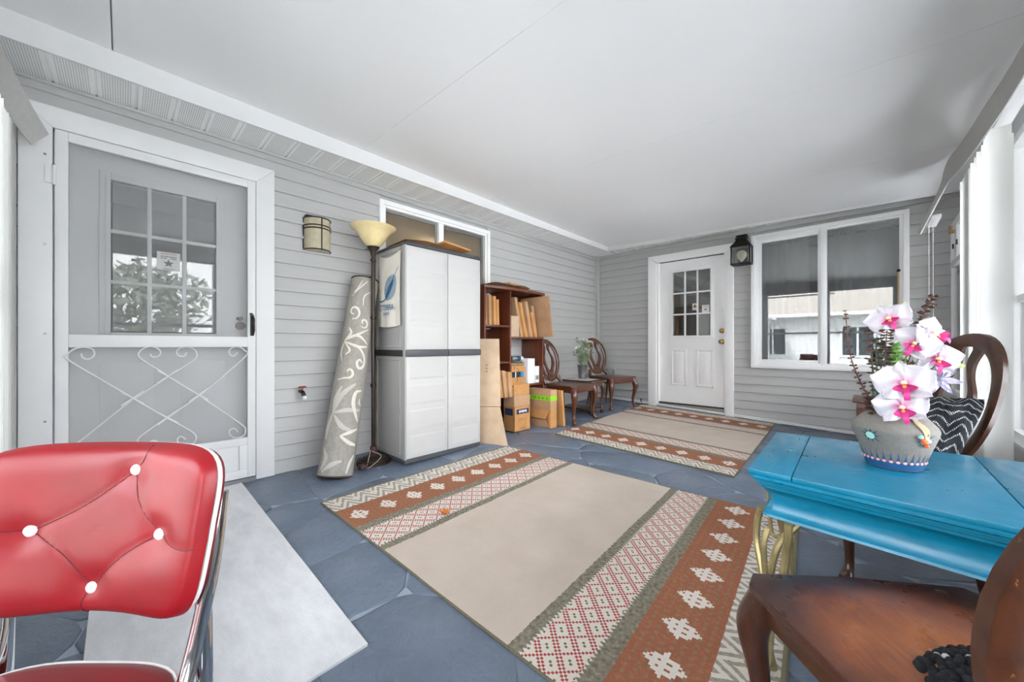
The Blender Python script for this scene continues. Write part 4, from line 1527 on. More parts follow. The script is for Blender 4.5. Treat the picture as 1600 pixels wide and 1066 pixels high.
SW = [([(-0.045, 1.184), (-0.053, 1.179), (-0.065, 1.183), (-0.075, 1.196), (-0.076, 1.215), (-0.066, 1.23), (-0.046, 1.234), (-0.023, 1.222), (-0.008, 1.196), (-0.009, 1.166), (-0.027, 1.144), (-0.058, 1.14)], .010), ([(0.035, 1.111), (0.029, 1.114), (0.024, 1.122), (0.024, 1.132), (0.031, 1.14), (0.043, 1.142), (0.057, 1.135), (0.066, 1.12), (0.067, 1.101), (0.058, 1.086), (0.04, 1.08), (0.019, 1.088)], .009), ([(-0.093, 0.966), (-0.008, 1.012), (0.086, 1.076)], .010), ([(-0.093, 0.966), (0.003, 1.012), (0.098, 0.96)], .012), ([(-0.092, 0.96), (0.017, 0.928), (0.101, 0.941)], .012), ([(-0.086, 0.953), (0.017, 0.928), (0.085, 0.857), (0.09, 0.792), (0.053, 0.766), (0.03, 0.805), (0.049, 0.831), (0.072, 0.811)], .012), ([(-0.092, 0.96), (-0.036, 0.895), (-0.065, 0.857)], .009), ([(-0.094, 0.953), (-0.109, 0.882), (-0.087, 0.811)], .009), ([(-0.093, 0.966), (-0.045, 1.025), (-0.069, 1.07)], .010), ([(-0.026, 0.729), (-0.028, 0.738), (-0.022, 0.747), (-0.01, 0.749), (0.004, 0.741), (0.012, 0.724), (0.011, 0.704), (-0.003, 0.69), (-0.025, 0.685), (-0.06, 0.68), (-0.099, 0.669)], .010), ([(0.107, 0.605), (0.058, 0.585), (0.05, 0.508), (0.082, 0.43), (0.116, 0.379)], .016), ([(0.124, 0.495), (0.102, 0.514), (0.099, 0.546)], .008), ([(0.122, 0.327), (0.056, 0.301), (-0.009, 0.273)], .014), ([(-0.009, 0.273), (0.062, 0.23), (0.128, 0.213)], .016), ([(0.127, 0.146), (0.094, 0.094), (0.076, 0.023)], .014), ([(-0.02, 1.461), (-0.054, 1.383), (-.08, 1.36)], .006), ([(0.02, 1.46), (-0.033, 1.396), (-0.092, 1.325)], .006), ([(0.061, 1.383), (0.011, 1.332), (0.012, 1.254)], .006)]
SF = [([(-0.091, 0.43), (-0.042, 0.559), (0.048, 0.65)], .02), ([(-0.091, 0.43), (-0.084, 0.534), (-0.052, 0.624)], .02), ([(-0.091, 0.43), (0.021, 0.456), (0.124, 0.462)], .018), ([(-0.091, 0.43), (-0.121, 0.327), (-0.121, 0.249)], .02), ([(-0.077, 0.417), (-0.008, 0.34), (0.066, 0.314)], .018), ([(-0.123, 0.043), (-0.089, 0.12), (-0.122, 0.185)], .02), ([(-0.109, 0.03), (-0.037, 0.081), (0.029, 0.107)], .018)]
wt, ft = plain('white_scroll_yarn', '#d8d2c7', .95, var=.12, vs=120), plain('pale_leaf_yarn', '#bdb8af', .95, var=.12, vs=120)
for lst, mt, off in ((SW, wt, .0022), (SF, ft, .0014)):
    for pts, wd in lst:
        q = spline([(a * .93, b, 0) for a, b in pts], 5)
        vs, fs = [], []
        for i, p in enumerate(q):
            t = (q[min(i + 1, len(q) - 1)] - q[max(i - 1, 0)]).normalized()
            nn = Vector((-t.y, t.x, 0))
            taper = .35 + .65 * sin(pi * min(max(i / (len(q) - 1), .04), .96))
            for k in (-1, 0, 1):
                e = p + nn * (k * wd * .85 * taper)
                vs.append(rollpt(e.x, e.y, off))
        for i in range(len(q) - 1):
            for k in (0, 1):
                fs.append((i * 3 + k, i * 3 + k + 1, i * 3 + k + 4, i * 3 + k + 3))
        MB().add(vs, fs).build('woven_scroll', mt, rr_, smooth=True, fixn=False)

# ------------------------------------------------------------------ torchiere lamp
fx, fy = .262, 1.362
fl = tag(empty('floor_lamp', (fx, fy, fz(fx, fy))), 'dark bronze torchiere floor lamp with amber glass bowl', 'floor lamp')
MB().lathe([(.138, 0), (.138, .012), (.128, .018), (.120, .026), (.112, .026), (.105, .034), (.08, .040), (.072, .048), (.045, .053), (.03, .075), (.022, .09), (.018, .12), (0, .12)], 36).build('base', M['bronze'], fl, smooth=True)
MB().tube([(0, 0, .08), (0, 0, 1.64)], .0145, 14).build('pole', M['bronze'], fl, smooth=True)
for z in (.60, 1.13, 1.58):
    MB().lathe([(.0145, -.014), (.021, -.008), (.021, .008), (.0145, .014)], 16, (0, 0, z)).build('collar', M['bronze'], fl, smooth=True)
MB().lathe([(.012, 1.60), (.018, 1.62), (.026, 1.65), (.046, 1.678), (.048, 1.684), (.0, 1.684)], 20).build('cup', M['bronze'], fl, smooth=True)
M['amber_bowl'] = plain('amber_alabaster_glass', '#e6d3a0', .25, var=.10, vs=14, coat=.4)
nt_ = M['amber_bowl'].node_tree
bsdf = nt_.nodes['Principled BSDF']
bsdf.inputs['Subsurface Weight'].default_value = .3
bsdf.inputs['Subsurface Radius'].default_value = (.04, .03, .02)
MB().lathe([(.040, 1.684), (.066, 1.705), (.095, 1.745), (.118, 1.785), (.138, 1.808), (.166, 1.826), (.172, 1.836), (.166, 1.838), (.134, 1.815), (.112, 1.790), (.090, 1.750), (.060, 1.712), (.02, 1.69)], 40).build('glass_bowl', M['amber_bowl'], fl, smooth=True)
MB().tube([(0, -.02, 1.66), (-.02, -.055, 1.66)], .003, 6).build('switch', M['black_metal'], fl)
cdm = MB()
cdm.tube(spline([(.0, -.02, .10), (.05, -.06, .05), (.10, -.10, .012), (.13, -.14, .03), (.09, -.17, .012), (.02, -.15, .04), (-.06, -.10, .01)], 6), .0035, 6)
cdm.tube(spline([(.02, -.02, .09), (.09, .02, .06), (.12, -.06, .015), (.15, -.12, .01)], 6), .003, 6)
tag(cdm.build('power_cord', plain('grey_cord', '#a59a90', .5), fl, smooth=True), 'pale coiled cord')
pt_ = MB()
pt_.box(.085, .150, -.165, -.115, .004, .032)
tag(pt_.build('plug_adapter', plain('maroon_plastic', '#3c2020', .5), fl, bevel=.006), 'dark red cord adapter')
cr = MB()
for k in range(4):
    cr.tube([(.02 * cos(a * pi / 5) + .0, .02 * sin(a * pi / 5), .09 + .009 * k) for a in range(10)], .0055, 6, closed=True)
cr.build('wound_cord', plain('red_brown_cord', '#5a3430', .6), fl, smooth=True)

# ------------------------------------------------------------------ storage cabinet
CX0, CX1, CY0, CY1 = .075, .548, 1.474, 2.224
cz = fz(.3, 1.85)
cab = tag(empty('storage_cabinet', ((CX0 + CX1) / 2, (CY0 + CY1) / 2, cz)), 'tall light grey plastic storage cabinet with charcoal band', 'cabinet')
hx, hy = (CX1 - CX0) / 2, (CY1 - CY0) / 2
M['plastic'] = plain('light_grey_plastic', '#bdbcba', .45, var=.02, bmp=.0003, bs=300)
M['plastic_side'] = plain('shaded_side_plastic', '#a3a29f', .45, var=.02, bmp=.0003, bs=300)  # door plastic darkened: shading of the cabinet sides put into the colour
M['charcoal'] = plain('charcoal_plastic', '#4c4c50', .45, var=.06)
ZT = 1.685 - cz
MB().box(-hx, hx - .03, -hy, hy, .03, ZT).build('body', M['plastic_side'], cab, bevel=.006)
MB().box(-hx + .01, hx - .004, -hy + .004, hy - .004, 0, .034).build('plinth', M['charcoal'], cab, bevel=.003)
MB().hexa([(-hx - .005, -hy - .006, ZT), (hx + .012, -hy - .006, ZT), (hx + .012, hy + .006, ZT), (-hx - .005, hy + .006, ZT)],
          [(-hx + .015, -hy + .016, ZT + .032), (hx - .008, -hy + .016, ZT + .032), (hx - .008, hy - .016, ZT + .032), (-hx + .015, hy - .016, ZT + .032)]).build('lid', M['charcoal'], cab, bevel=.004)
ym = 1.869 - 1.849
MB_, MT_ = .835 - cz, .885 - cz
for a, b in ((-hy + .001, ym - .002), (ym + .002, hy - .001)):
    for z0, z1 in ((.036, MB_ - .002), (MT_ + .002, ZT - .003)):
        d = MB().box(hx - .03, hx, a, b, z0, z1).build('door', M['plastic'], cab, bevel=.005)
        n = 4
        for i in range(n):
            w = (z1 - z0) / n
            e = MB().hexa([(hx, a + .03, z0 + w * i + .02), (hx, b - .03, z0 + w * i + .02), (hx, b - .03, z0 + w * (i + 1) - .02), (hx, a + .03, z0 + w * (i + 1) - .02)],
                          [(hx + .0018, a + .045, z0 + w * i + .035), (hx + .0018, b - .045, z0 + w * i + .035), (hx + .0018, b - .045, z0 + w * (i + 1) - .035), (hx + .0018, a + .045, z0 + w * (i + 1) - .035)])
            e.build('raised_panel', M['plastic'], d)
    h_ = MB().box(hx - .03, hx + .014, a, b, MB_, MT_).build('handle_band', M['charcoal'], cab, bevel=.007)
MB().box(hx - .031, hx - .0285, ym - .01, ym + .01, .036, ZT).build('door_gap_shade', M['gap'], cab)  # dark strip standing in for the shade between the doors
MB().box(-hx + .002, hx - .03, -hy - .006, -hy + .002, MB_, MT_).build('side_band', M['gap'], cab, bevel=.003)
for z0, z1 in ((.06, MB_ - .02), (MT_ + .02, ZT - .03)):
    sp2 = MB()
    for x0, x1, a, b in ((-hx + .03, -hx + .042, z0, z1), (hx - .085, hx - .073, z0, z1), (-hx + .042, hx - .085, z0, z0 + .012), (-hx + .042, hx - .085, z1 - .012, z1)):
        sp2.box(x0, x1, -hy - .005, -hy + .002, a, b)
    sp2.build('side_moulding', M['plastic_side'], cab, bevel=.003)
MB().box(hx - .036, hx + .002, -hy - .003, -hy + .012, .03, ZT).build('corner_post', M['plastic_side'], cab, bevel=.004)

# towel on the cabinet's side
tw = tag(empty('printed_towel', (.34, CY0 - .012, 1.36)), 'cream tea towel with blue leaf print hung on the cabinet side', 'towel')


def towel(u, v):
    x = -.165 + .335 * u
    z = .285 - .57 * v
    z -= .035 * sin(pi * u) * (1 - v) * (1 - .35 * u)
    z -= .012 * sin(pi * u) * v
    y = -.004 - .010 * abs(sin(u * 7 + 1)) * v - .012 * v * (1 - v) - .006 * sin(u * 5) * v
    x += .014 * sin(pi * v) * (.5 - u)
    return x, y, z


tw_m = plain('cream_cotton', '#e2dcd0', .9, var=.04, vs=9, bmp=.001, bs=400)
tg = MB().grid(lambda u, v: towel(u, v), 24, 30)
tg.grid(lambda u, v: (towel(u, v)[0], towel(u, v)[1] + .0025, towel(u, v)[2]), 24, 30)
tg.build('cloth', tw_m, tw, smooth=True, fixn=False)
blu = plain('blue_print', '#2f6f96', .8)


def tpt(u, v):
    p = towel(u, v)
    return (p[0], p[1] - .0016, p[2])


for k in range(22):                      # ribbed leaf
    t = k / 21
    v0 = .26 + .36 * t
    hw2 = .27 * sqrt(max(0, 1 - (2 * t - 1) ** 2)) + .01
    c2 = .56 - .10 * (t - .5)
    MB().grid(lambda u, v: tpt(c2 - hw2 + 2 * hw2 * u, v0 - .012 * (u - .5) + .0095 * v), 8, 1).build('leaf_rib', blu, tw, fixn=False)
for du in (-.07, -.02, .03, .08):
    MB().grid(lambda u, v: tpt(.34 + .34 * u + du * sin(pi * u) + .03 * v, .60 - .27 * u + .010 * v), 10, 1).build('leaf_vein', plain('dark_blue_print', '#1f5a80', .8), tw, fixn=False)
MB().grid(lambda u, v: tpt(.06 + .28 * u, .635 - .05 * u * u + .020 * v), 10, 1).build('leaf_stem', blu, tw, fixn=False)
MB().grid(lambda u, v: tpt(.66 + .27 * u, .34 - .14 * u ** .8 + .018 * v), 10, 1).build('leaf_stem', blu, tw, fixn=False)
Mt = Matrix.Translation((.005, -.034, -.145)) @ Matrix.Rotation(pi / 2, 4, 'X')
text('ZTERRA', .062, blu, tw, Mt)
text('FARM', .036, blu, tw, Matrix.Translation((.0, -.034, -.195)) @ Matrix.Rotation(pi / 2, 4, 'X'))

# ------------------------------------------------------------------ cardboard


def card_mat(name, a, b):
    m, nt, bs_ = new_mat(name)
    v = coords(nt, 'Object', (1, 1, 1))
    n = noise(nt, 7, 5, .6, v)
    n2 = noise(nt, 160, 2, .5, v)
    nt.links.new(ramp(nt, n.outputs['Fac'], [(.3, lin(a)), (.7, lin(b))]), bs_.inputs['Base Color'])
    bs_.inputs['Roughness'].default_value = .85
    bump(nt, bs_, n2.outputs['Fac'], .0006, .4)
    return m


M['card'] = card_mat('cardboard', '#a98462', '#bd9876')
M['card2'] = card_mat('orange_cardboard', '#b07c4a', '#c8965e')
M['card3'] = card_mat('pale_cardboard', '#b59c82', '#c6ae94')
cz_t = cz + ZT + .034
c1 = MB().grid(lambda u, v: (-.13 + .27 * u, -.30 + .62 * v, .003 + .03 * (1 - abs(2 * v - .7)) * u + .006 * sin(v * 5)), 6, 10)
c1.grid(lambda u, v: (-.13 + .27 * u, -.30 + .62 * v, .008 + .03 * (1 - abs(2 * v - .7)) * u + .006 * sin(v * 5)), 6, 10)
o = c1.build('cardboard_sheet', M['card2'], fixn=False)
o.location = (.36, 1.80, cz_t)
tag(o, 'bent orange cardboard sheet on the left of the cabinet top', 'cardboard')
c1 = MB().hexa([(-.16, -.15, 0), (.16, -.15, 0), (.16, .15, 0), (-.16, .15, 0)], [(-.16, -.15, .012), (.16, -.15, .016), (.16, .15, .014), (-.16, .15, .012)])
o = c1.build('cardboard_sheet', M['card2'], bevel=.001)
o.location = (.36, 1.985, cz_t + .044)
o.rotation_euler = (-.05, -.02, .1)
tag(o, 'flat cardboard piece on the right of the cabinet top', 'cardboard')

# ------------------------------------------------------------------ shelf unit
SY0, SY1, SXD = 2.465, 3.385, .322
sz = fz(.15, 2.96)
sh_ = tag(empty('shelf_unit', (.012, SY0, sz)), 'dark reddish wooden shelf unit full of cardboard', 'shelf')
M['mahogany'] = wood('mahogany', '#4a2012', '#8a4a2c', .4, (8, 8, 1), 5)
W1, ST = SY1 - SY0, 1.525 - sz
DV = 2.835 - SY0


def board(nm, x0, x1, y0, y1, z0, z1, parent=sh_, mat=None, bevel=.002):
    return MB().box(x0, x1, y0, y1, z0, z1).build(nm, mat or M['mahogany'], parent, bevel=bevel)


board('upright', 0, SXD, 0, .022, 0, ST - .03)
board('upright', 0, SXD, DV - .010, DV + .010, 0, ST - .03)
board('upright', 0, SXD, W1 - .022, W1, 0, ST - .03)
tp_ = MB()
poly = [(0, -.012)] + [(SXD + .012 + .05 * sin(pi * k / 12), -.012 + (W1 + .024) * k / 12) for k in range(13)] + [(0, W1 + .012)]
tp_.prism(poly, lambda a, b: (a, b, ST - .03), lambda a, b: (a, b, ST))
tp_.build('bowed_top', M['mahogany'], sh_, bevel=.003)
for a, b, z in ((.022, DV - .01, 1.13 - sz), (.022, DV - .01, .752 - sz), (.022, DV - .01, .405 - sz), (DV + .01, W1 - .022, 1.013 - sz), (DV + .01, W1 - .022, .49 - sz), (.022, W1 - .022, .09)):
    board('shelf_board', 0, SXD - .004, a, b, z - .02, z)
board('back_panel', 0, .008, .022, DV - .01, .09, ST - .03)
board('back_panel', 0, .008, DV + .01, W1 - .022, 1.013 - sz, ST - .03)


def sheet(name, y, x0, x1, z0, h, lean, mat, label, group, th=.012, skew=0.0):
    mb = MB().hexa([(0, 0, 0), (x1 - x0, skew, 0), (x1 - x0, skew + th, 0), (0, th, 0)], [(0, -lean, h), (x1 - x0, skew - lean, h), (x1 - x0, skew + th - lean, h), (0, th - lean, h)])
    o = mb.build(name, mat, bevel=.0015)
    o.location = (x0, y, z0)
    return tag(o, label, 'carton', group)


rnd = random.Random(21)
ordn = ['first', 'second', 'third', 'fourth', 'fifth', 'sixth', 'seventh', 'eighth']
for i in range(5):
    sheet('flattened_carton', 2.545 + i * .036, .06, .25 + .03 * (i % 3), 1.132, .315 - .012 * i, -.012 + .020, M['card'] if i % 2 else M['card2'],
          '%s flattened carton from the left on the upper left shelf' % ordn[i], 'flattened cartons on the upper left shelf', .0355)
for i in range(7):
    sheet('flattened_carton', 3.045 + i * .041, .04, .29 + .03 * (i % 2), 1.015, .43 - .045 * (i % 3) - .012 * i, .105 - .006 * i, M['card2'] if i % 3 else M['card'],
          '%s flattened carton from the left on the upper right shelf' % ordn[i], 'flattened cartons on the upper right shelf', .0395)
sheet('flattened_carton', 3.345, .07, .50, 1.015, .455, .075, M['card'], 'largest flattened carton sticking out past the shelf end', 'flattened cartons on the upper right shelf', .010)
sheet('flattened_carton', 2.852, .02, .28, 1.25, .17, .0, plain('blue_card', '#2a6a8a', .6), 'blue card tucked behind the small pale carton', 'flattened cartons on the upper right shelf', .05)


def carton(name, x0, x1, y0, y1, z0, z1, mat, label, group=None, rz=0.0, tape=True):
    r = tag(empty(name, ((x0 + x1) / 2, (y0 + y1) / 2, z0), rz), label, 'carton', group)
    a, b = (x1 - x0) / 2, (y1 - y0) / 2
    MB().box(-a, a, -b, b, 0, z1 - z0).build('body', mat, r, bevel=.002)
    fl_ = MB().box(-a, a, -b + .001, -.0012, z1 - z0, z1 - z0 + .003).build('top_flap', mat, r)
    MB().box(-a, a, .0012, b - .001, z1 - z0, z1 - z0 + .003).build('top_flap', mat, r)
    return r, a, b


carton('small_carton', .15, .318, 2.855, 2.985, 1.015, 1.235, M['card3'], 'small pale carton on the upper right shelf')
r, a, b = carton('taped_carton', .10, .325, 2.860, 3.050, .492, .70, M['card2'], 'brown carton with black and blue tape on the lower shelf')
MB().box(a, a + .001, -b + .005, b, .085, .145).build('black_tape', plain('black_tape', '#26323a', .3), r)
MB().box(a + .001, a + .002, b - .05, b, .088, .142).build('blue_tape', plain('blue_tape', '#2f8ab4', .3), r)
MB().box(a + .001, a + .002, -.04, -.028, .087, .143).build('white_stripe', M['paper'], r)
MB().tube(spline([(a + .002, -.01, .19), (a + .002, .012, .16), (a + .002, .004, .1), (a + .002, -.015, .03)], 5), .002, 5).build('printed_curve', M['ink'], r)
for k_ in range(2):
    MB().box(a, a + .0008, -.065, -.04, .178 + .012 * k_, .183 + .012 * k_).build('printed_line', M['ink'], r)
pb = MB().grid(lambda u, v: (-.1 + .2 * u, -.105 + .21 * v, .02 + .014 * sin(u * 9 + v * 4) * sin(v * 11)), 10, 12)
pb.box(-.1, .1, -.105, .105, 0, .022)
o = pb.build('folded_burlap', plain('burlap', '#8d7d5c', .95, var=.25, vs=60, bmp=.002, bs=300), smooth=True)
o.location = (.19, 2.995, .704)
tag(o, 'folded brown burlap lying on the taped carton', 'cloth')
r, a, b = carton('brown_carton', .12, .29, 3.060, 3.125, .492, .675, M['card'], 'plain brown carton between taped and white cartons')
r, a, b = carton('white_carton', .08, .315, 3.132, 3.250, .492, .770, plain('white_card', '#e6e6ea', .5), 'tall glossy white carton on the lower shelf')
bt = tag(empty('white_package', (.26, 3.31, .492)), 'slim white package with green label at the shelf end', 'package')
MB().box(-.04, .04, -.038, .038, 0, .19).build('body', M['paper'], bt, bevel=.006)
MB().box(.04, .041, -.030, .030, .035, .085).build('green_label', plain('green_label', '#8aa08c', .6), bt)
MB().box(.041, .0415, -.006, .006, .045, .065).build('printed_mark', M['ink'], bt)
cn = tag(empty('spray_can', (.22, 2.965, .776)), 'grey spray can lying on its side above the cartons', 'can')
RYm = Matrix.Rotation(-pi / 2, 3, 'X')
MB().lathe([(.0, 0), (.022, .0), (.027, .008), (.027, .13), (.024, .14)], 18, (0, 0, 0), rot=RYm).build('body', plain('grey_tin', '#8a9298', .3, .5), cn, smooth=True)
MB().lathe([(.0272, .07), (.0274, .13)], 18, (0, 0, 0), rot=RYm).build('blue_band', plain('blue_tin', '#31566e', .35), cn, smooth=True)
MB().lathe([(.027, .13), (.027, .168), (.024, .174), (0, .174)], 18, (0, 0, 0), rot=RYm).build('cap', M['white'], cn, smooth=True)
# bundle sticking out of the low left shelf
for i in range(5):
    sheet('flattened_carton', 2.550 + i * .034, .16, .48 + .02 * (i % 2), .408, .275 - .008 * i, .045 - .006 * i, M['card'] if i % 2 else M['card2'],
          '%s flattened carton from the left jutting from the low shelf' % ordn[i], 'flattened cartons on the low shelf', .0335)
# tall folded sheet leaning between cabinet and shelf
ts = tag(empty('folded_carton_sheet', (.55, 2.31, fz(.55, 2.31))), 'tall pale cardboard sheet folded across the middle, leaning beside the cabinet', 'cardboard')
zb = fz(.55, 2.31)
off = Vector((.55, 2.31, zb))


def quad_slab(p, th):
    p = [Vector(q) - off for q in p]
    nn = (p[1] - p[0]).cross(p[3] - p[0]).normalized() * th
    return MB().hexa([p[0], p[1], p[2], p[3]], [q - nn for q in p])


quad_slab([(.40, 2.235, zb), (.735, 2.385, fz(.735, 2.385)), (.575, 2.442, .345), (.36, 2.245, .345)], .008).build('lower_panel', M['card3'], ts, bevel=.001)
quad_slab([(.36, 2.245, .35), (.583, 2.446, .35), (.44, 2.565, .985), (.31, 2.36, .985)], .008).build('upper_panel', M['card3'], ts, bevel=.001)
inkc = plain('brown_print', '#8a6c50', .8)
nv_ = Vector((.61, -.66, .18)).normalized()
pm_ = MB()
for k in range(3):
    c0 = Vector((.44, 2.40, .73 - .03 * k)) - off + nv_ * .012
    pm_.tube([c0 + Vector((-.008, -.008, 0)), c0 + Vector((.008, .008, .004))], .004, 5)
pm_.build('printed_mark', inkc, ts)
# cartons on the floor
bx_ = tag(empty('open_carton', (.425, 2.838, fz(.40, 2.85))), 'tall brown carton with navy label on the floor by the shelf', 'carton')
a, b = .075, .122
hB = .25
cm = MB()
for x0, x1, y0, y1 in ((-a, a, -b, -b + .005), (-a, a, b - .005, b), (-a, -a + .005, -b, b), (a - .005, a, -b, b)):
    cm.box(x0, x1, y0, y1, 0, hB)
cm.box(-a, a, -b, b, 0, .005)
cm.build('body', M['card2'], bx_)
MB().box(a - .010, a - .002, -b + .002, b - .002, hB + .003, hB + .115).build('upright_flap', M['card'], bx_, bevel=.001)
MB().box(a - .020, a - .008, -b + .006, b - .004, hB + .118, hB + .225).build('upright_flap', M['card2'], bx_, bevel=.001)
MB().box(-a, a, -b, -b + .005, hB + .002, hB + .19).build('side_flap', M['card'], bx_)
MB().box(a - .03, a - .012, -b + .03, b - .03, hB - .02, hB + .12).build('flap_overlap', M['card'], bx_)
nav = plain('navy_print', '#2b3350', .7)
lb = MB().box(a, a + .0008, -b + .035, b - .025, .175, .225).build('label', nav, bx_)
for k_ in range(5):
    MB().box(a + .0008, a + .0014, -.05 + k_ * .024, -.034 + k_ * .024, .188 + .003 * (k_ % 2), .213).build('worn_letter', M['paper'], lb)
MB().box(-.055, .055, -b - .0008, -b, .165, .235).build('side_label', nav, bx_)
text('EPCO', .05, plain('faded_print', '#9a6c48', .8), bx_, Matrix.Translation((a + .001, .01, .115)) @ RX)
MB().box(a, a + .0008, -.03, .05, .026, .034).build('faint_print_line', plain('faded_print_b', '#8a6444', .8), bx_)
gx = tag(empty('green_taped_carton', (.50, 3.145, fz(.5, 3.145))), 'brown carton with bright green tape standing on the floor', 'carton')
a, b = .165, .055
MB().box(-a, a, -b, b, .195, .40).build('upper_body', M['card'], gx, bevel=.002)
MB().box(-a, a - .02, -b + .02, b, 0, .195).build('lower_body', M['card2'], gx, bevel=.002)
MB().box(a - .03, a, -b + .004, b, 0, .195).build('front_panel', M['card2'], gx, bevel=.001)
grn = plain('green_tape', '#8fd02c', .35, var=.1)
MB().box(-a - .001, a + .001, -b - .001, b + .001, .285, .335).build('green_tape', grn, gx)
for k in range(4):
    MB().lathe([(.009, 0), (.009, .0008)], 8, (-a + .12 + k * .055, -b - .001, .31), rot=RF).build('tape_print', plain('dark_green', '#3c6a1c', .5), gx)
MB().hexa([(-a, -b - .035, .10), (a - .045, -b - .03, .10), (a - .045, -b - .025, .10), (-a, -b - .03, .10)], [(-a, -b + .002, .195), (a - .01, -b + .002, .195), (a - .01, -b + .007, .195), (-a, -b + .007, .195)]).build('open_flap', M['card2'], gx)
MB().hexa([(-a, -b + .002, .0), (a - .02, -b + .002, .0), (a - .02, -b + .007, .0), (-a, -b + .007, .0)], [(-a, -b - .03, .085), (a - .05, -b - .025, .085), (a - .05, -b - .02, .085), (-a, -b - .025, .085)]).build('open_flap', M['card'], gx)
fo = sheet('flattened_carton', 3.275, .42, .70, fz(.55, 3.27), .385, .045, M['card2'], 'flattened carton leaning beside the green taped carton on the floor', None, .035)

# cardboard bent over the shelf top
tc_ = MB()
for dz in (0, .006):
    tc_.grid(lambda u, v: (.02 + .33 * u, .03 + .62 * v, .003 + dz + .028 * sin(pi * v * .9) * u + .012 * sin(v * 9) * u), 6, 14)
o = tc_.build('cardboard_sheet', M['card'], fixn=False)
o.location = (.012, SY0, sz + ST)
tag(o, 'wavy cardboard sheet lying on top of the shelf unit', 'cardboard')
o = MB().box(0, .20, 0, .30, 0, .022).build('flattened_carton', M['card'], bevel=.002)
o.location = (.12, SY0 + .36, sz + ST + .046)
o.rotation_euler = (-.06, 0, .08)
tag(o, 'flattened carton lying on the wavy sheet above the shelf', 'carton')

# ------------------------------------------------------------------ outlet, hook
ot = tag(empty('outlet_box', (.300, YB - .004, .525)), 'grey outdoor outlet box on the end wall behind the chair', 'outlet')
MB().box(-.035, .035, -.03, 0, -.05, .05).build('cover', plain('grey_outlet', '#9a9a98', .5), ot, bevel=.006)
MB().box(-.02, .02, -.034, -.03, .005, .03).box(-.02, .02, -.034, -.03, -.03, -.005).build('sockets', plain('grey_outlet_b', '#7c7c7a', .5), ot)
hk = MB().tube(spline([(0, 0, .0), (0, -.02, .01), (0, -.035, .03), (.004, -.03, .045), (.006, -.015, .042)], 5), .006, 8).build('hook', M['black_metal'], smooth=True)
hk.location = (.736, YB - .03, .125)
tag(hk, 'small black hook at the foot of the end wall', 'hook')
# ------------------------------------------------------------------ balloon-back chairs
M['chair_far'] = wood('chair_walnut', '#3c1e12', '#7c462a', .32, (6, 6, 1.5), 6, .4)
M['chair_near'] = wood('chair_worn_walnut', '#2a140b', '#683a20', .28, (5, 5, 2), 7, .4, wear=.8)


def burst():
    """sunburst-stained seat board: dark rim, warm middle"""
    m, nt, b = new_mat('sunburst_seat_stain')
    E.nt = nt
    t = nt.nodes.new('ShaderNodeTexCoord')
    sp = nt.nodes.new('ShaderNodeSeparateXYZ')
    nt.links.new(t.outputs['Object'], sp.inputs[0])
    gx, gy = E(sp.outputs[0]), E(sp.outputs[1])
    v = coords(nt, 'Object', (3, 22, 22))
    n = noise(nt, 5, 7, .65, v, .5)
    n2 = noise(nt, 7, 4, .6)
    d = ((gx - .0) * (gx - .0) * 14.0 + gy * gy * 11.0) + (E(n2.outputs['Fac']) - .5) * .5
    c = ramp(nt, d.s, [(.02, lin('#b06832')), (.30, lin('#8c4c28')), (.62, lin('#3c1a10')), (.9, lin('#24100c'))])
    c = mixc(nt, ramp(nt, n.outputs['Fac'], [(.35, (0, 0, 0)), (.7, (.55,) * 3)]), c, lin('#4a2414'))
    n3 = noise(nt, 40, 6, .75)
    nt.links.new(c, b.inputs['Base Color'])
    nt.links.new(ramp(nt, n2.outputs['Fac'], [(.3, (.22,) * 3), (.7, (.42,) * 3)]), b.inputs['Roughness'])
    b.inputs['Coat Weight'].default_value = .3
    b.inputs['Coat Roughness'].default_value = .28
    bump(nt, b, n.outputs['Fac'], .0006, .4)
    return m


M['seat_burst'] = burst()


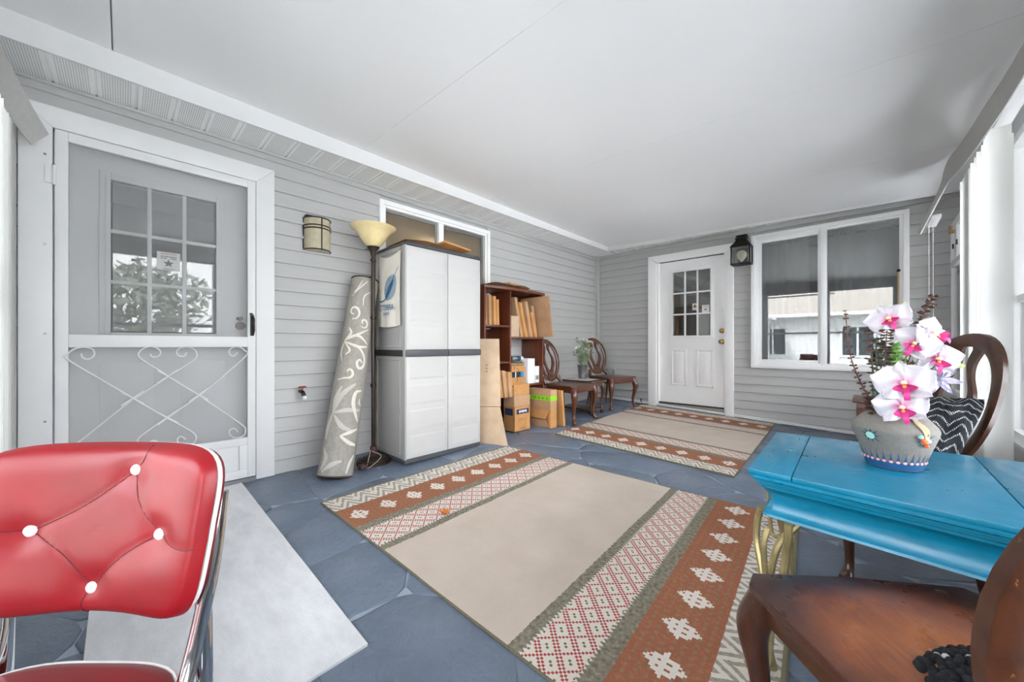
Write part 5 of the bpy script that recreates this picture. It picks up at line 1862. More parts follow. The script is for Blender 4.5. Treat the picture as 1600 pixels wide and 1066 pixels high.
def chair(loc, rz, label, group, mat, hs=.44, backh=.50, oval=(.215, .255), seatmat=None, tilt=.16, patch=False):
    r = tag(empty('dining_chair', loc, rz), label, 'chair', group)
    seatmat = seatmat or mat
    fw_, rw, dp = .255, .20, .225
    # seat board with shaped front
    poly = [(-dp, -rw), (dp * .8, -fw_), (dp, -fw_ + .03), (dp + .012, 0), (dp, fw_ - .03), (dp * .8, fw_), (-dp, rw)]
    MB().prism(poly, lambda a, b: (a, b, hs - .022), lambda a, b: (a, b, hs)).build('seat', seatmat, r, bevel=.006)
    for s in (-1, 1):
        MB().prism([(-dp + .02, s * (rw - .022)), (dp - .03, s * (fw_ - .026)), (dp - .03, s * (fw_ - .046)), (-dp + .02, s * (rw - .042))][::s],
                   lambda a, b: (a, b, hs - .082), lambda a, b: (a, b, hs - .022)).build('side_rail', mat, r, bevel=.002)
    MB().box(dp - .038, dp - .018, -fw_ + .05, fw_ - .05, hs - .082, hs - .022).build('front_rail', mat, r, bevel=.002)
    MB().box(-dp + .01, -dp + .03, -rw + .03, rw - .03, hs - .082, hs - .022).build('rear_rail', mat, r, bevel=.002)
    for s in (-1, 1):                                         # cabriole front legs
        x0, y0 = dp - .035, s * (fw_ - .042)
        dx, dy = .707, .707 * s
        prof = [(0, hs - .023, .028), (.010, hs - .06, .034), (.024, hs - .105, .036), (.026, hs - .15, .031), (.014, hs - .22, .023), (.0, .14, .0175), (-.004, .085, .0155), (.008, .045, .019), (.024, .022, .027), (.028, .008, .026), (.026, 0, .019)]
        pts = spline([(x0 + dx * o, y0 + dy * o, z) for o, z, q in prof], 3)
        rad = [v.x for v in spline([(q, 0, 0) for o, z, q in prof], 3)]
        MB().tube(pts, rad, 12).build('front_leg', mat, r, smooth=True, angle=70)
    for s in (-1, 1):                                         # rear legs, raked back
        pts = spline([(-dp - .05, s * (rw - .02), 0), (-dp - .012, s * (rw - .028), .2), (-dp + .012, s * (rw - .032), hs - .05), (-dp - .004, s * (rw - .035), hs + .02)], 4)
        MB().tube(pts, [.014 + .007 * i / 12 for i in range(13)], 8).build('rear_leg', mat, r, smooth=True, angle=70)
    MB().tube([(-dp + .01, -rw + .04, .16), (-dp + .01, rw - .04, .16)], .009, 8).build('stretcher', mat, r, smooth=True)
    # oval back
    ow, oh = oval
    zc0 = hs + backh - oh + .0

    def bp(y, z, off=0.0):
        k = z - hs
        return Vector((-dp - .004 - k * tilt - .03 * (k / .5) ** 2 + off + .035 * (1 - (y / ow) ** 2) * -1 * .6, y, z))
    N = 48
    secs = []
    for i in range(N + 1):
        a = 2 * pi * i / N
        wsec = .026 + .004 * cos(a)
        ring = []
        for u, w in ((-1, -.6), (-.6, -1), (.6, -1), (1, -.6), (1, .6), (.6, 1), (-.6, 1), (-1, .6)):
            rr2 = 1 - wsec * (1 - u) / ow * .95
            y, z = ow * sin(a), oh * cos(a)
            # slightly egg shaped, narrower below
            y *= (1.0 - .16 * (1 - cos(a)) / 2)
            ring.append(bp(y * rr2, zc0 + z * (1 - wsec * (1 - u) / oh * .95), w * .014))
        secs.append(ring)
    MB().sweep(secs, cap=False).build('oval_back_frame', mat, r, smooth=True, angle=45, weld=True)
    for s in (-1, 1):                                         # necks from the oval down to the rear legs
        pts = spline([bp(s * ow * .60, zc0 - oh * .74), bp(s * ow * .62, zc0 - oh * .9), bp(s * (rw - .05), hs + .07), bp(s * (rw - .036), hs - .01)], 4)
        MB().tube(pts, [.020] * 4 + [.017] * 5 + [.020] * 4, 8).build('back_stile', mat, r, smooth=True, angle=70)
    # pierced lyre splat
    for s in (-1, 1):
        cp = [(.030, oh * .97), (.050, oh * .80), (.036, oh * .56), (.050, oh * .36), (.082, oh * .10), (.080, -oh * .18), (.042, -oh * .48), (.020, -oh * .70), (.030, -oh * .97)]
        cl = spline([(a, b, 0) for a, b in cp], 5)
        sw_ = MB()
        sx = []
        for i, p in enumerate(cl):
            wd = .017 + .006 * sin(i * .3)
            if i > len(cl) - 12 or i < 6:
                wd = .030
            y0, y1 = s * (p.x - wd), s * (p.x + wd)
            if p.x - wd < 0:
                y0 = 0
            q = [bp(y0, zc0 + p.y, -.007), bp(y1, zc0 + p.y, -.007), bp(y1, zc0 + p.y, .007), bp(y0, zc0 + p.y, .007)]
            sx.append(q)
        sw_.sweep(sx).build('splat', mat, r, smooth=True, angle=40)
    if patch:
        pm = MB().add([(-.02, .16, hs + .0004), (-.17, .02, hs + .0004), (-.17, -.06, hs + .0004), (-.15, -.075, hs + .0004), (.03, .10, hs + .0004)][:5], [(0, 1, 2, 3, 4)])
    return r


def at(x, y):
    return (x, y, fz(x, y))


chair(at(.545, 3.60), radians(3), 'dark walnut balloon-back chair half hidden by the shelf unit', 'dining chairs along the house wall', M['chair_far'], .415, .52)
chair(at(.535, 4.588), radians(-13), 'dark walnut balloon-back chair in the far corner by the end wall', 'dining chairs along the house wall', M['chair_far'], .415, .52)
ca_ = chair(Vector(at(3.07, 2.36)) + Vector((0, 0, .009)), radians(180 + 30), 'walnut balloon-back chair behind the teal table with striped throw', 'dining chairs by the teal table', M['chair_near'], .45, .58, (.235, .29))
cb2 = chair(at(3.184, 1.023), radians(127), 'worn walnut chair with shiny seat in the near right corner', 'dining chairs by the teal table', M['chair_near'], .475, .52, (.25, .28), M['seat_burst'])

# ------------------------------------------------------------------ end table between the far chairs
et = tag(empty('end_table', at(.44, 4.03)), 'low brown wooden end table between the two far chairs', 'table')
mt = wood('end_table_wood', '#3a2216', '#6b4730', .4, (1, 8, 8), 5)
zt = .41
MB().prism([(-.24, -.17), (.24, -.17), (.26, -.15), (.26, .15), (.24, .17), (-.24, .17)], lambda a, b: (a, b, zt - .024), lambda a, b: (a, b, zt)).build('table_top', mt, et, bevel=.006)
MB().box(-.22, .22, -.145, .145, zt - .075, zt - .024).build('apron', mt, et, bevel=.003)
for sx in (-1, 1):
    for sy in (-1, 1):
        prof = [(0, zt - .03, .024), (.014, zt - .09, .028), (.016, zt - .14, .022), (.004, .16, .015), (.0, .09, .014), (.006, .055, .02), (.006, .045, .02)]
        pts = spline([(sx * (.20 + o), sy * (.12 + o), z) for o, z, q in prof], 3)
        rad = [v.x for v in spline([(q, 0, 0) for o, z, q in prof], 3)]
        MB().tube(pts, rad, 10).build('leg', mt, et, smooth=True, angle=70)
        MB().lathe([(.016, 0), (.022, .006), (.022, .03), (.017, .05)], 12, (sx * .206, sy * .126, 0)).build('foot', M['bronze'], et, smooth=True)
MB().box(-.215, .215, -.135, .135, .045, .065).build('lower_shelf', mt, et, bevel=.003)
dl = MB()
dl.grid(lambda u, v: ((u - .5) * .36 * (1 + .03 * sin(v * 40)), (v - .5) * .30 * (1 + .03 * sin(u * 40)), .004 + .004 * abs(sin(u * 23) * sin(v * 19))), 24, 20)
o = dl.build('lace_doily', plain('lace', '#d8d2ca', .9, var=.15, vs=80, bmp=.002, bs=200), smooth=True)
p = at(.45, 4.02)
o.location = (p[0], p[1], p[2] + zt)
tag(o, 'cream lace doily on the low end table', 'doily')
vs_ = tag(empty('metal_vase', (.42, 4.06, at(.42, 4.06)[2] + zt + .010)), 'tall grey metal flower vase on the lace doily', 'vase')
MB().lathe([(0, 0), (.046, 0), (.048, .006), (.050, .05), (.056, .11), (.064, .165), (.067, .170), (.061, .168), (.050, .11), (.045, .02), (0, .018)], 24).build('body', plain('galvanised', '#77777a', .35, .8, var=.2, vs=18), vs_, smooth=True)
MB().box(.051, .054, -.012, .012, .06, .10).build('label', plain('brown_label', '#8a7a60', .6), vs_)
vx, vy, vz = .42, 4.06, at(.42, 4.06)[2] + zt + .14
gm = leaf_mat('dusty_foliage', '#5e7050', '#a2b094')
wm = plain('white_petal', '#e8e6e0', .6, var=.04)
rnd = random.Random(9)
STEMS = []
for k in range(18):
    a = k * 2.4
    sp_ = rnd.uniform(.25, 1.0)
    L = rnd.uniform(.16, .36)
    d = Vector((cos(a) * sp_ * .55, sin(a) * sp_ * .55, 1)).normalized()
    st_ = tag(empty('flower_stem', (vx, vy, vz)), 'stem', 'flower', 'stems in the grey metal vase')
    STEMS.append(((d * L).z, k % 2, st_))
    MB().tube(spline([Vector((0, 0, -.10)), d * L * .4, d * L + Vector((0, 0, -.02 * sp_))], 4), .0025, 5).build('stem', gm, st_)
    lf = MB()
    for q in range(9):
        c = d * L * (.35 + .08 * q)
        u = Vector((rnd.gauss(0, 1), rnd.gauss(0, 1), rnd.gauss(.3, 1))).normalized()
        w = u.orthogonal().normalized()
        e = rnd.uniform(.04, .075)
        lf.add([c, c + u * e * .5 + w * e * .22, c + u * e, c + u * e * .5 - w * e * .22], [(0, 1, 2, 3)])
    lf.build('leaves', gm, st_, fixn=False)
    if k % 2 == 0:
        fm = MB()
        c = d * L
        for q in range(7):
            an = q * 2 * pi / 7
            u = (d.orthogonal().normalized() * cos(an) + d.cross(d.orthogonal().normalized()) * sin(an)) + d * .5
            u.normalize()
            w = d.cross(u).normalized()
            e = rnd.uniform(.04, .065)
            fm.add([c, c + u * e * .6 + w * e * .35, c + u * e + d * .006, c + u * e * .6 - w * e * .35], [(0, 1, 2, 3)])
        fm.build('bloom', wm, st_, fixn=False)

RANK = ['tallest', 'second tallest', 'third tallest', 'fourth tallest', 'fifth tallest', 'fourth shortest', 'third shortest', 'second shortest', 'shortest']
for par, nm in ((0, 'white-flowered stem in the grey metal vase'), (1, 'leafy flowerless stem in the grey metal vase')):
    for q, (_, _, st_) in enumerate(sorted((s for s in STEMS if s[1] == par), key=lambda s: -s[0])):
        st_['label'] = RANK[q] + ' ' + nm

# ------------------------------------------------------------------ dark end table by the end window
dt = tag(empty('side_table', at(3.2, 4.72)), 'dark brown wooden side table under the end window', 'table')
MB().box(-.245, .22, -.25, .25, .415, .44).build('table_top', M['mahogany'], dt, bevel=.005)
MB().box(-.215, .20, -.22, .22, .26, .415).build('drawer_box', M['mahogany'], dt, bevel=.003)
MB().box(-.220, -.215, -.18, .18, .285, .395).build('drawer_front', M['mahogany'], dt, bevel=.002)
for sx in (-.195, .18):
    for sy in (-.2, .2):
        MB().box(sx - .02, sx + .02, sy - .02, sy + .02, 0, .26).build('leg', M['mahogany'], dt, bevel=.004)

# ------------------------------------------------------------------ teal table


def teal():
    m, nt, b = new_mat('worn_teal_paint')
    v = coords(nt, 'Object', (2.5, 26, 26))
    n = noise(nt, 2.4, 7, .7, v, .4)
    n2 = noise(nt, 60, 6, .75)
    n3 = noise(nt, 5, 3, .5)
    c = ramp(nt, n.outputs['Fac'], [(.2, lin('#006886')), (.55, lin('#047a9c')), (.85, lin('#2492b0'))])
    nt.links.new(c, b.inputs['Base Color'])
    nt.links.new(ramp(nt, n3.outputs['Fac'], [(.3, (.25,) * 3), (.7, (.45,) * 3)]), b.inputs['Roughness'])
    b.inputs['Coat Weight'].default_value = .2
    b.inputs['Coat Roughness'].default_value = .25
    bump(nt, b, n.outputs['Fac'], .0006, .5)
    return m


M['teal'] = teal()
tb0 = Vector((3.125, 1.61, fz(3.125, 1.61) + .011))
tt = tag(empty('teal_table', tb0), 'worn teal painted table with moulded edge and scrolled metal legs', 'table')
FLc, FRc, BRc, BLc = Vector((2.81, 1.315, 0)), Vector((3.46, 1.245, 0)), Vector((3.46, 1.985, 0)), Vector((2.787, 1.942, 0))
QD = [FLc, FRc, BRc, BLc]
cen_ = sum(QD, Vector()) / 4


def ringq(ins, z, q=QD, ch=.012):
    out = []
    n = len(q)
    for i in range(n):
        p, a, b = q[i], q[i - 1], q[(i + 1) % n]
        ua, ub = (a - p).normalized(), (b - p).normalized()
        pin = p + (ua + ub) * ins
        out.append(pin + ua * ch)
        out.append(pin + ub * ch)
    return [Vector((p.x - tb0.x, p.y - tb0.y, z - tb0.z)) for p in out]


def poly_slab(q, prof, name):
    MB().sweep([ringq(i, z, q) for i, z in prof]).build(name, M['teal'], tt, smooth=True, angle=28)


def cut(t0, t1):
    """strip of the top between two fractions of its length"""
    return [FLc.lerp(FRc, t0), FLc.lerp(FRc, t1), BLc.lerp(BRc, t1), BLc.lerp(BRc, t0)]


def plank(t0, t1, nm):
    q = cut(t0, t1)
    secs = [[Vector((p.x - tb0.x, p.y - tb0.y, z - tb0.z)) for p in q] for z in (.536, .5495)]
    MB().sweep(secs).build(nm, M['teal'], tt, bevel=.002)


plank(.0, .163, 'end_board')
plank(.166, .80, 'centre_board')
plank(.803, 1.0, 'end_board')
poly_slab(QD, [(.004, .536), (.0, .532), (.0, .524), (.006, .520), (.008, .514), (.014, .512), (.016, .505), (.022, .502), (.024, .494), (.034, .486), (.044, .470), (.048, .450), (.044, .430), (.036, .419), (.032, .415), (.030, .408), (.040, .404)], 'moulded_apron')
M['gilt'] = plain('worn_gilt_metal', '#a8986c', .38, .55, var=.35, vs=16)
for i, p in enumerate(QD):
    c = p.lerp(cen_, .13)
    d = (p - cen_).normalized()
    e = Vector((-d.y, d.x, 0))
    b0 = Vector((c.x - tb0.x, c.y - tb0.y, 0))
    lg = MB()

    def pp(o, s_, z):
        return b0 + d * o + e * s_ + Vector((0, 0, z))
    H = .408 - tb0.z
    zk = .27
    lg.tube(spline([pp(-.015, -.05, H), pp(-.02, -.075, H - .05), pp(-.015, -.072, H - .12), pp(-.008, -.035, zk + .02), pp(0, -.012, zk - .04), pp(.0, -.01, .12), pp(.02, -.02, .02), pp(.05, -.03, .008)], 5), .0105, 8)
    lg.tube(spline([pp(-.02, .06, H), pp(-.02, .055, H - .06), pp(-.01, .045, zk + .03), pp(.0, .02, zk - .06), pp(.0, .012, .12), pp(.02, .02, .02), pp(.05, .03, .008)], 5), .0105, 8)
    lg.tube(spline([pp(-.12, .01, H), pp(-.085, .0, H - .04), pp(-.035, -.005, H - .10), pp(-.008, -.004, zk), pp(0, 0, .12), pp(-.02, 0, .02)], 5), .0105, 8)
    lg.tube(spline([pp(.03, .045, H - .02), pp(.045, .05, H - .08), pp(.03, .052, zk - .03), pp(.01, .05, zk - .06), pp(-.005, .035, zk - .05)], 5), .008, 8)
    lg.tube([pp(0, 0, .245), pp(0, 0, .265)], .024, 10)
    lg.build('scrolled_leg', M['gilt'], tt, smooth=True)

# ------------------------------------------------------------------ clay vase
VX, VY, VZ = 3.128, 1.640, .5505
va = tag(empty('clay_vase', (VX, VY, VZ)), 'grey clay vase with blue toothed base and sun motifs on the teal table', 'vase')
VP = [(0, 0), (.058, 0), (.062, .004), (.070, .030), (.083, .070), (.0935, .103), (.0965, .118), (.092, .130), (.074, .152), (.054, .168), (.046, .172), (.044, .190), (.047, .194), (.041, .194), (.040, .175), (0, .172)]


def clay():
    m, nt, b = new_mat('grey_clay')
    n = noise(nt, 22, 6, .7)
    nt.links.new(ramp(nt, n.outputs['Fac'], [(.3, lin('#6e6b66')), (.7, lin('#807c76'))]), b.inputs['Base Color'])
    b.inputs['Roughness'].default_value = .8
    n2 = noise(nt, 200, 3)
    bump(nt, b, n2.outputs['Fac'], .0006, .5)
    return m


vsm = [(v.x, v.y) for v in spline([(a, b, 0) for a, b in VP[1:8]], 4)] + VP[8:]
MB().lathe([(0, 0)] + vsm, 48).build('body', clay(), va, smooth=True, angle=50)


def vr(z):
    best = [(b, a) for a, b in vsm[:33]]
    return interp(best, z)


def vpt(an, z, off):
    r = vr(z) + off
    return Vector((r * cos(an), r * sin(an), z))


navy = plain('blue_glaze', '#23507c', .5, var=.1)
teal2 = plain('dark_teal_glaze', '#2c5560', .6)
mint = plain('mint_glaze', '#a9dccb', .4)
pink = plain('pink_glaze', '#e8a39a', .5)
MB().grid(lambda u, v: vpt(u * 2 * pi, .003 + .022 * v, .0008), 48, 4).build('blue_band', navy, va, smooth=True)
camA = atan2(0 - VY, 3.08 - VX)
for k in range(30):
    an = k * 2 * pi / 30
    MB().add([vpt(an - .085, .024, .0009), vpt(an + .085, .024, .0009), vpt(an + .02, .042, .0009), vpt(an, .060, .0009), vpt(an - .02, .042, .0009)], [(0, 1, 2, 3, 4)]).build('painted_tooth', navy, va, fixn=False)
    MB().lathe([(0, .0012), (.0035, .001), (.0048, 0)], 8, (0, 0, 0), rot=Matrix.Rotation(pi / 2, 3, 'Y') @ Matrix.Scale(1, 3)).xf(Matrix.Translation(vpt(an, .027, .0008)) @ Matrix.Rotation(an, 4, 'Z')).build('painted_dot', pink, va, smooth=True)
for da, zz in ((-.55, .108), (.72, .098), (2.4, .105), (-2.2, .105)):
    an = camA + da
    zz = .100
    cpt = vpt(an, zz, .0008)
    nr = Vector((cos(an), sin(an), -.35)).normalized()
    hz = Vector((-sin(an), cos(an), 0))
    vt = nr.cross(hz)
    MB().add([cpt + nr * .0015 + (hz * cos(q * pi / 8) + vt * sin(q * pi / 8)) * .0115 for q in range(16)], [tuple(range(16))]).build('sun_disc', mint, va)
    sr = MB()
    for q in range(9):
        a = q * 2 * pi / 9
        dd = hz * cos(a) + vt * sin(a)
        pe = hz * -sin(a) + vt * cos(a)
        Lr = .024 if q not in (1, 8) else .03
        sr.add([cpt + nr * .0008 + dd * .010 + pe * .0035, cpt + nr * .0008 + dd * .010 - pe * .0035, cpt + nr * .0006 + dd * Lr], [(0, 1, 2)])
    sr.build('sun_rays', teal2, va, fixn=False)
raf = plain('raffia', '#cbb998', .85, var=.15)
rf_ = MB()
for k in range(4):
    rf_.tube([(.048 * cos(a * pi / 10), .048 * sin(a * pi / 10), .174 + .004 * k + .001 * sin(a * 1.7 + k)) for a in range(20)], .0024, 5, closed=True)
an = camA + .55
for k in range(4):
    rf_.tube(spline([Vector((.05 * cos(an), .05 * sin(an), .176)), vpt(an + .04 * k, .150, .004), vpt(an + .10 + .05 * k, .128, .004), vpt(an + .16 + .03 * k, .104 - .006 * k, .005)], 4), .002, 5)
rf_.build('raffia_tie', raf, va, smooth=True)
for k, (da, zz, cc, rad) in enumerate(((.70, .112, '#8fd0cc', .0062), (.78, .102, '#e8622e', .0066), (.84, .096, '#e8622e', .0056), (.93, .100, '#bfe0d8', .0058), (.92, .086, '#e8622e', .0060))):
    o = MB().lathe([(0, -rad)] + [(rad * cos(t * pi / 8), rad * sin(t * pi / 8)) for t in range(-3, 4)] + [(0, rad)], 10).build('bead', plain('bead_%d' % k, cc, .3), va, smooth=True)
    o.location = vpt(camA + da - .15, zz, .006)

# ------------------------------------------------------------------ orchids and dried sprigs
NK = Vector((VX, VY, VZ + .15))


def petal_mat():
    m, nt, b = new_mat('orchid_petal')
    E.nt = nt
    t = nt.nodes.new('ShaderNodeTexCoord')
    ln_ = nt.nodes.new('ShaderNodeVectorMath')
    ln_.operation = 'LENGTH'
    nt.links.new(t.outputs['Object'], ln_.inputs[0])
    n = noise(nt, 60, 4)
    d = E(ln_.outputs['Value']) + (E(n.outputs['Fac']) - .5) * .012
    nt.links.new(ramp(nt, (d * 15.0).s, [(.06, lin('#c8608f')), (.20, lin('#cf9cba')), (.40, lin('#c6c2c8'))]), b.inputs['Base Color'])
    b.inputs['Roughness'].default_value = .5
    return m


PM = petal_mat()
MG = plain('magenta_lip', '#c2307c', .45, var=.2, vs=60)
YL = plain('orchid_column', '#f0d9b0', .4)
OR = plain('orchid_throat', '#f0a040', .4)


def petal(L, W_, curl, base=.3):
    def f(u, v):
        w = W_ * (sin(pi * min(1, max(0, v * .92 + .06))) ** .75) * (base + (1 - base) * min(1, v * 2.2))
        x = (u - .5) * 2 * w
        y = L * (v * (1 - .06 * (2 * u - 1) ** 2))
        z = curl * (v ** 2) * .5 - .25 * W_ * (2 * u - 1) ** 2 * v + .004 * sin(u * 9 + v * 7)
        return Vector((x, y, z))
    return f


def orchid(pos, nrm, roll, size, label, white=False):
    nrm = Vector(nrm).normalized()
    up_ = Vector((0, 0, 1))
    xx = up_.cross(nrm).normalized()
    yy = nrm.cross(xx)
    Bm = Matrix((xx, yy, nrm)).transposed().to_4x4() @ Matrix.Rotation(roll, 4, 'Z')
    r = tag(empty('orchid', pos), label, 'flower', 'orchid blooms')
    r.matrix_world = Matrix.Translation(pos) @ Bm
    S = size
    for a, L, W_, cz_, nm in ((0, .052, .019, .004, 'sepal'), (2.25, .050, .018, .004, 'sepal'), (-2.25, .050, .018, .004, 'sepal'),
                              (1.18, .056, .034, .010, 'petal'), (-1.18, .056, .034, .010, 'petal')):
        f = petal(L * S, W_ * S, cz_ * S)
        R_ = Matrix.Rotation(a, 4, 'Z')
        mb = MB().grid(lambda u, v: R_ @ (f(u, v) + Vector((0, 0, .002 * (nm == 'petal')))), 8, 10)
        mb.build(nm, PM, r, smooth=True, fixn=False)
    lp = MB()
    for s in (-1, 1):
        lp.grid(lambda u, v: Vector((s * (.004 + .016 * sin(pi * v) * u) * S, (-.004 - .020 * v) * S, (.006 + .020 * v * (1 - .4 * v) + .010 * u * u) * S)), 5, 7)
    lp.grid(lambda u, v: Vector(((u - .5) * .014 * (1 - .3 * v) * S, (-.006 - .034 * v) * S, (.008 + .014 * sin(v * 2.4)) * S)), 4, 7)
    lp.build('lip', MG, r, smooth=True, fixn=False)
    MB().lathe([(0, .0), (.005 * S, .002 * S), (.0058 * S, .010 * S), (.004 * S, .017 * S), (0, .019 * S)], 10).build('column', YL, r, smooth=True)
    MB().lathe([(0, .0), (.0035 * S, .001), (.0035 * S, .008 * S), (0, .010 * S)], 8, (0, -.009 * S, .006 * S)).build('throat', OR, r, smooth=True)
    return r


green = plain('stem_green', '#6c8a3c', .5, var=.2)
ORC = [((3.120, 1.655, 1.000), (-.25, -1, .35), .5, 1.10, 'topmost orchid bloom turned to the left'),
       ((3.171, 1.650, .925), (.1, -1, .15), -.5, 1.10, 'orchid bloom in the middle of the spray'),
       ((3.207, 1.673, .950), (.8, -.7, .2), .9, 1.05, 'orchid bloom seen from its side facing right'),
       ((3.219, 1.683, .880), (.45, -1, .1), -.2, 1.10, 'orchid bloom nearest the green buds'),
       ((3.145, 1.533, .812), (-.05, -1, .25), .15, 1.28, 'largest orchid bloom low at the front'),
       ((3.140, 1.535, .745), (.1, -1, .05), .2, 1.15, 'lowest orchid bloom hanging over the vase rim')]
for pos, nrm, roll, S, lb in ORC:
    orchid(Vector(pos), nrm, roll, S, lb)
stem = tag(empty('orchid_spray', NK), 'arching orchid stem with green buds rising from the clay vase', 'stem')
P0 = Vector((0, 0, -.12))
for pos, nrm, roll, S, lb in ORC:
    q = Vector(pos) - NK
    back = Vector(nrm).normalized() * -.012
    MB().tube(spline([P0, Vector((0, 0, .0)) + q * .12, q * .6 + Vector((0, .02, .04)), q + back], 5), .0024, 6).build('branch', green, stem, smooth=True)
for (x, y, z), s_ in (((3.250, 1.758, .887), .9), ((3.264, 1.772, .859), 1.2), ((3.150, 1.663, 1.045), .5), ((3.135, 1.67, 1.035), .5)):
    q = Vector((x, y, z)) - NK
    d = Vector((.8, .4, -.05)) if s_ > .8 else Vector((.3, 0, 1))
    d.normalize()
    MB().tube([q - d * .02 * s_, q - d * .012 * s_, q, q + d * .012 * s_, q + d * .02 * s_], [.002, .006 * s_, .0085 * s_, .006 * s_, .001], 8).build('bud', plain('bud_green', '#8db04a', .5), stem, smooth=True)
    MB().tube(spline([P0, q * .3, q * .7 + Vector((0, 0, .03)), q - d * .02 * s_], 5), .0018, 6).build('branch', green, stem, smooth=True)
# lavender daisy-like bloom behind
lv = tag(empty('lavender_flower', (3.235, 1.80, .815)), 'pale lavender flower behind the orchids', 'flower')
lm_ = plain('lavender_petal', '#cfc8e0', .6)
lv.rotation_euler = (radians(80), 0, radians(20))
for k in range(7):
    f = petal(.055, .010, .01)
    R_ = Matrix.Rotation(k * 2 * pi / 7, 4, 'Z')
    MB().grid(lambda u, v: R_ @ f(u, v), 4, 8).build('petal', lm_, lv, smooth=True, fixn=False)
MB().tube(spline([Vector((0, 0, 0)), Vector((-.04, -.06, -.06)), Vector((-.07, -.16, -.10))], 4), .002, 5).build('stem', green, lv)


def sprig(pts, leafL, leafW, n, mat, label, name='dried_sprig', pairs=True, droop=0.0, seed=1):
    rnd = random.Random(seed)
    r = tag(empty(name, NK), label, 'sprig', 'dried sprigs in the clay vase')
    path = spline([Vector(p) - NK for p in pts], 8)
    MB().tube(path, [.0026 - .0016 * i / len(path) for i in range(len(path))], 6).build('stem', mat, r, smooth=True)
    for k in range(n):
        t = .30 + .70 * k / (n - 1)
        i = min(int(t * (len(path) - 1)), len(path) - 2)
        c = path[i].lerp(path[i + 1], t * (len(path) - 1) - i)
        tg_ = (path[i + 1] - path[i]).normalized()
        o1_ = tg_.orthogonal().normalized()
        o2_ = tg_.cross(o1_)
        for s in ((0, pi) if pairs else (0,)):
            an = k * 1.9 + s + rnd.uniform(-.3, .3)
            d = (o1_ * cos(an) + o2_ * sin(an)) + tg_ * rnd.uniform(-.1, .35) - Vector((0, 0, droop))
            d.normalize()
            sd_ = tg_.cross(d).normalized()
            nn = d.cross(sd_)
            L = leafL * (1 - .45 * t) * rnd.uniform(.8, 1.15)
            W_ = leafW * (1 - .35 * t)
            q = [c, c + d * L * .3 + sd_ * W_ * .8 + nn * .003, c + d * L * .7 + sd_ * W_ + nn * .004, c + d * L, c + d * L * .7 - sd_ * W_ + nn * .004, c + d * L * .3 - sd_ * W_ * .8 + nn * .003, c + d * L * .5 - nn * .002]
            mb = MB().add(q, [(0, 1, 6), (1, 2, 6), (2, 3, 6), (3, 4, 6), (4, 5, 6), (5, 0, 6)])
            mb.build('leaf', mat, r, smooth=True, fixn=False)
    return r


brn = plain('dried_brown_leaf', '#4f342a', .7, var=.35, vs=90)
sprig([(3.115, 1.635, .70), (3.075, 1.595, .755), (3.034, 1.551, .881), (3.021, 1.539, 1.026)], .017, .0040, 26, brn, 'tall thin brown sprig leaning left of the vase', seed=1)
sprig([(3.12, 1.64, .70), (3.090, 1.645, .80), (3.076, 1.652, .90), (3.072, 1.657, .975)], .024, .0045, 16, brn, 'short thin brown sprig in front of the window', seed=2)
sprig([(3.115, 1.635, .69), (3.103, 1.602, .76), (3.108, 1.598, .88), (3.113, 1.599, .968)], .036, .016, 22, brn, 'broad-leaved brown sprig at the centre of the vase', droop=.3, seed=3)
sprig([(3.13, 1.65, .69), (3.145, 1.70, .78), (3.196, 1.831, .994), (3.227, 1.876, 1.083)], .030, .011, 22, brn, 'brown sprig reaching up to the right above the orchids', seed=4)
sprig([(3.12, 1.63, .69), (3.085, 1.605, .72), (3.08, 1.60, .76)], .035, .016, 9, brn, 'low brown sprig spilling over the left vase rim', droop=.2, seed=7)
sprig([(3.14, 1.64, .69), (3.155, 1.62, .80), (3.160, 1.615, .87)], .040, .018, 8, brn, 'brown sprig half hidden behind the orchids', droop=.1, seed=8)
fg = plain('fern_green', '#5f8f3a', .6, var=.3, vs=60)
sprig([(3.125, 1.635, .69), (3.127, 1.62, .78), (3.133, 1.603, .88), (3.131, 1.601, .925)], .024, .006, 22, fg, 'bright green fern frond behind the brown sprig', 'fern_frond', seed=5)
dg = plain('reed_green', '#3f6b54', .6, var=.2)
gr = tag(empty('reed_bundle', NK), 'dark green reed leaves standing in the clay vase', 'leaves')
for k in range(5):
    x = 3.085 + .008 * k
    MB().grid(lambda u, v: Vector((x + (u - .5) * .010 * (1 - v) - .008 * v * (k - 2) * -.4, 1.66 + .006 * k + .02 * v, .68 + (.27 + .03 * (k % 3)) * v)) - NK, 2, 8).build('reed', dg, gr, smooth=True, fixn=False)

# ------------------------------------------------------------------ throws


def throw_mat():
    m, nt, b = new_mat('black_white_chevron_knit')
    E.nt = nt
    uvn = nt.nodes.new('ShaderNodeUVMap')
    sp = nt.nodes.new('ShaderNodeSeparateXYZ')
    nt.links.new(uvn.outputs[0], sp.inputs[0])
    u, v = E(sp.outputs[0]), E(sp.outputs[1])
    n0 = noise(nt, 18, 3, .6, uvn.outputs[0])
    ch = ((u / .12).fract() - .5).abs() * .07
    w = ((v + ch + E(n0.outputs['Fac']) * .02) / .034).fract()
    st = ((w - .5).abs() < .12)
    brk = ((((u / .0055).floor() + (v / .0055).floor()).mod(2.0)) > .5)
    n = noise(nt, 330, 3, .7, uvn.outputs[0])
    c = mixc(nt, st * brk, ramp(nt, n.outputs['Fac'], [(.3, lin('#101217')), (.7, lin('#262a33'))]), lin('#d2d4d6'))
    nt.links.new(c, b.inputs['Base Color'])
    b.inputs['Roughness'].default_value = .95
    kn = ((((u / .0065).fract() - .5).abs() + ((v / .0065).fract() - .5).abs()))
    bump(nt, b, kn.s, .004, .8)
    return m


M['throw'] = throw_mat()


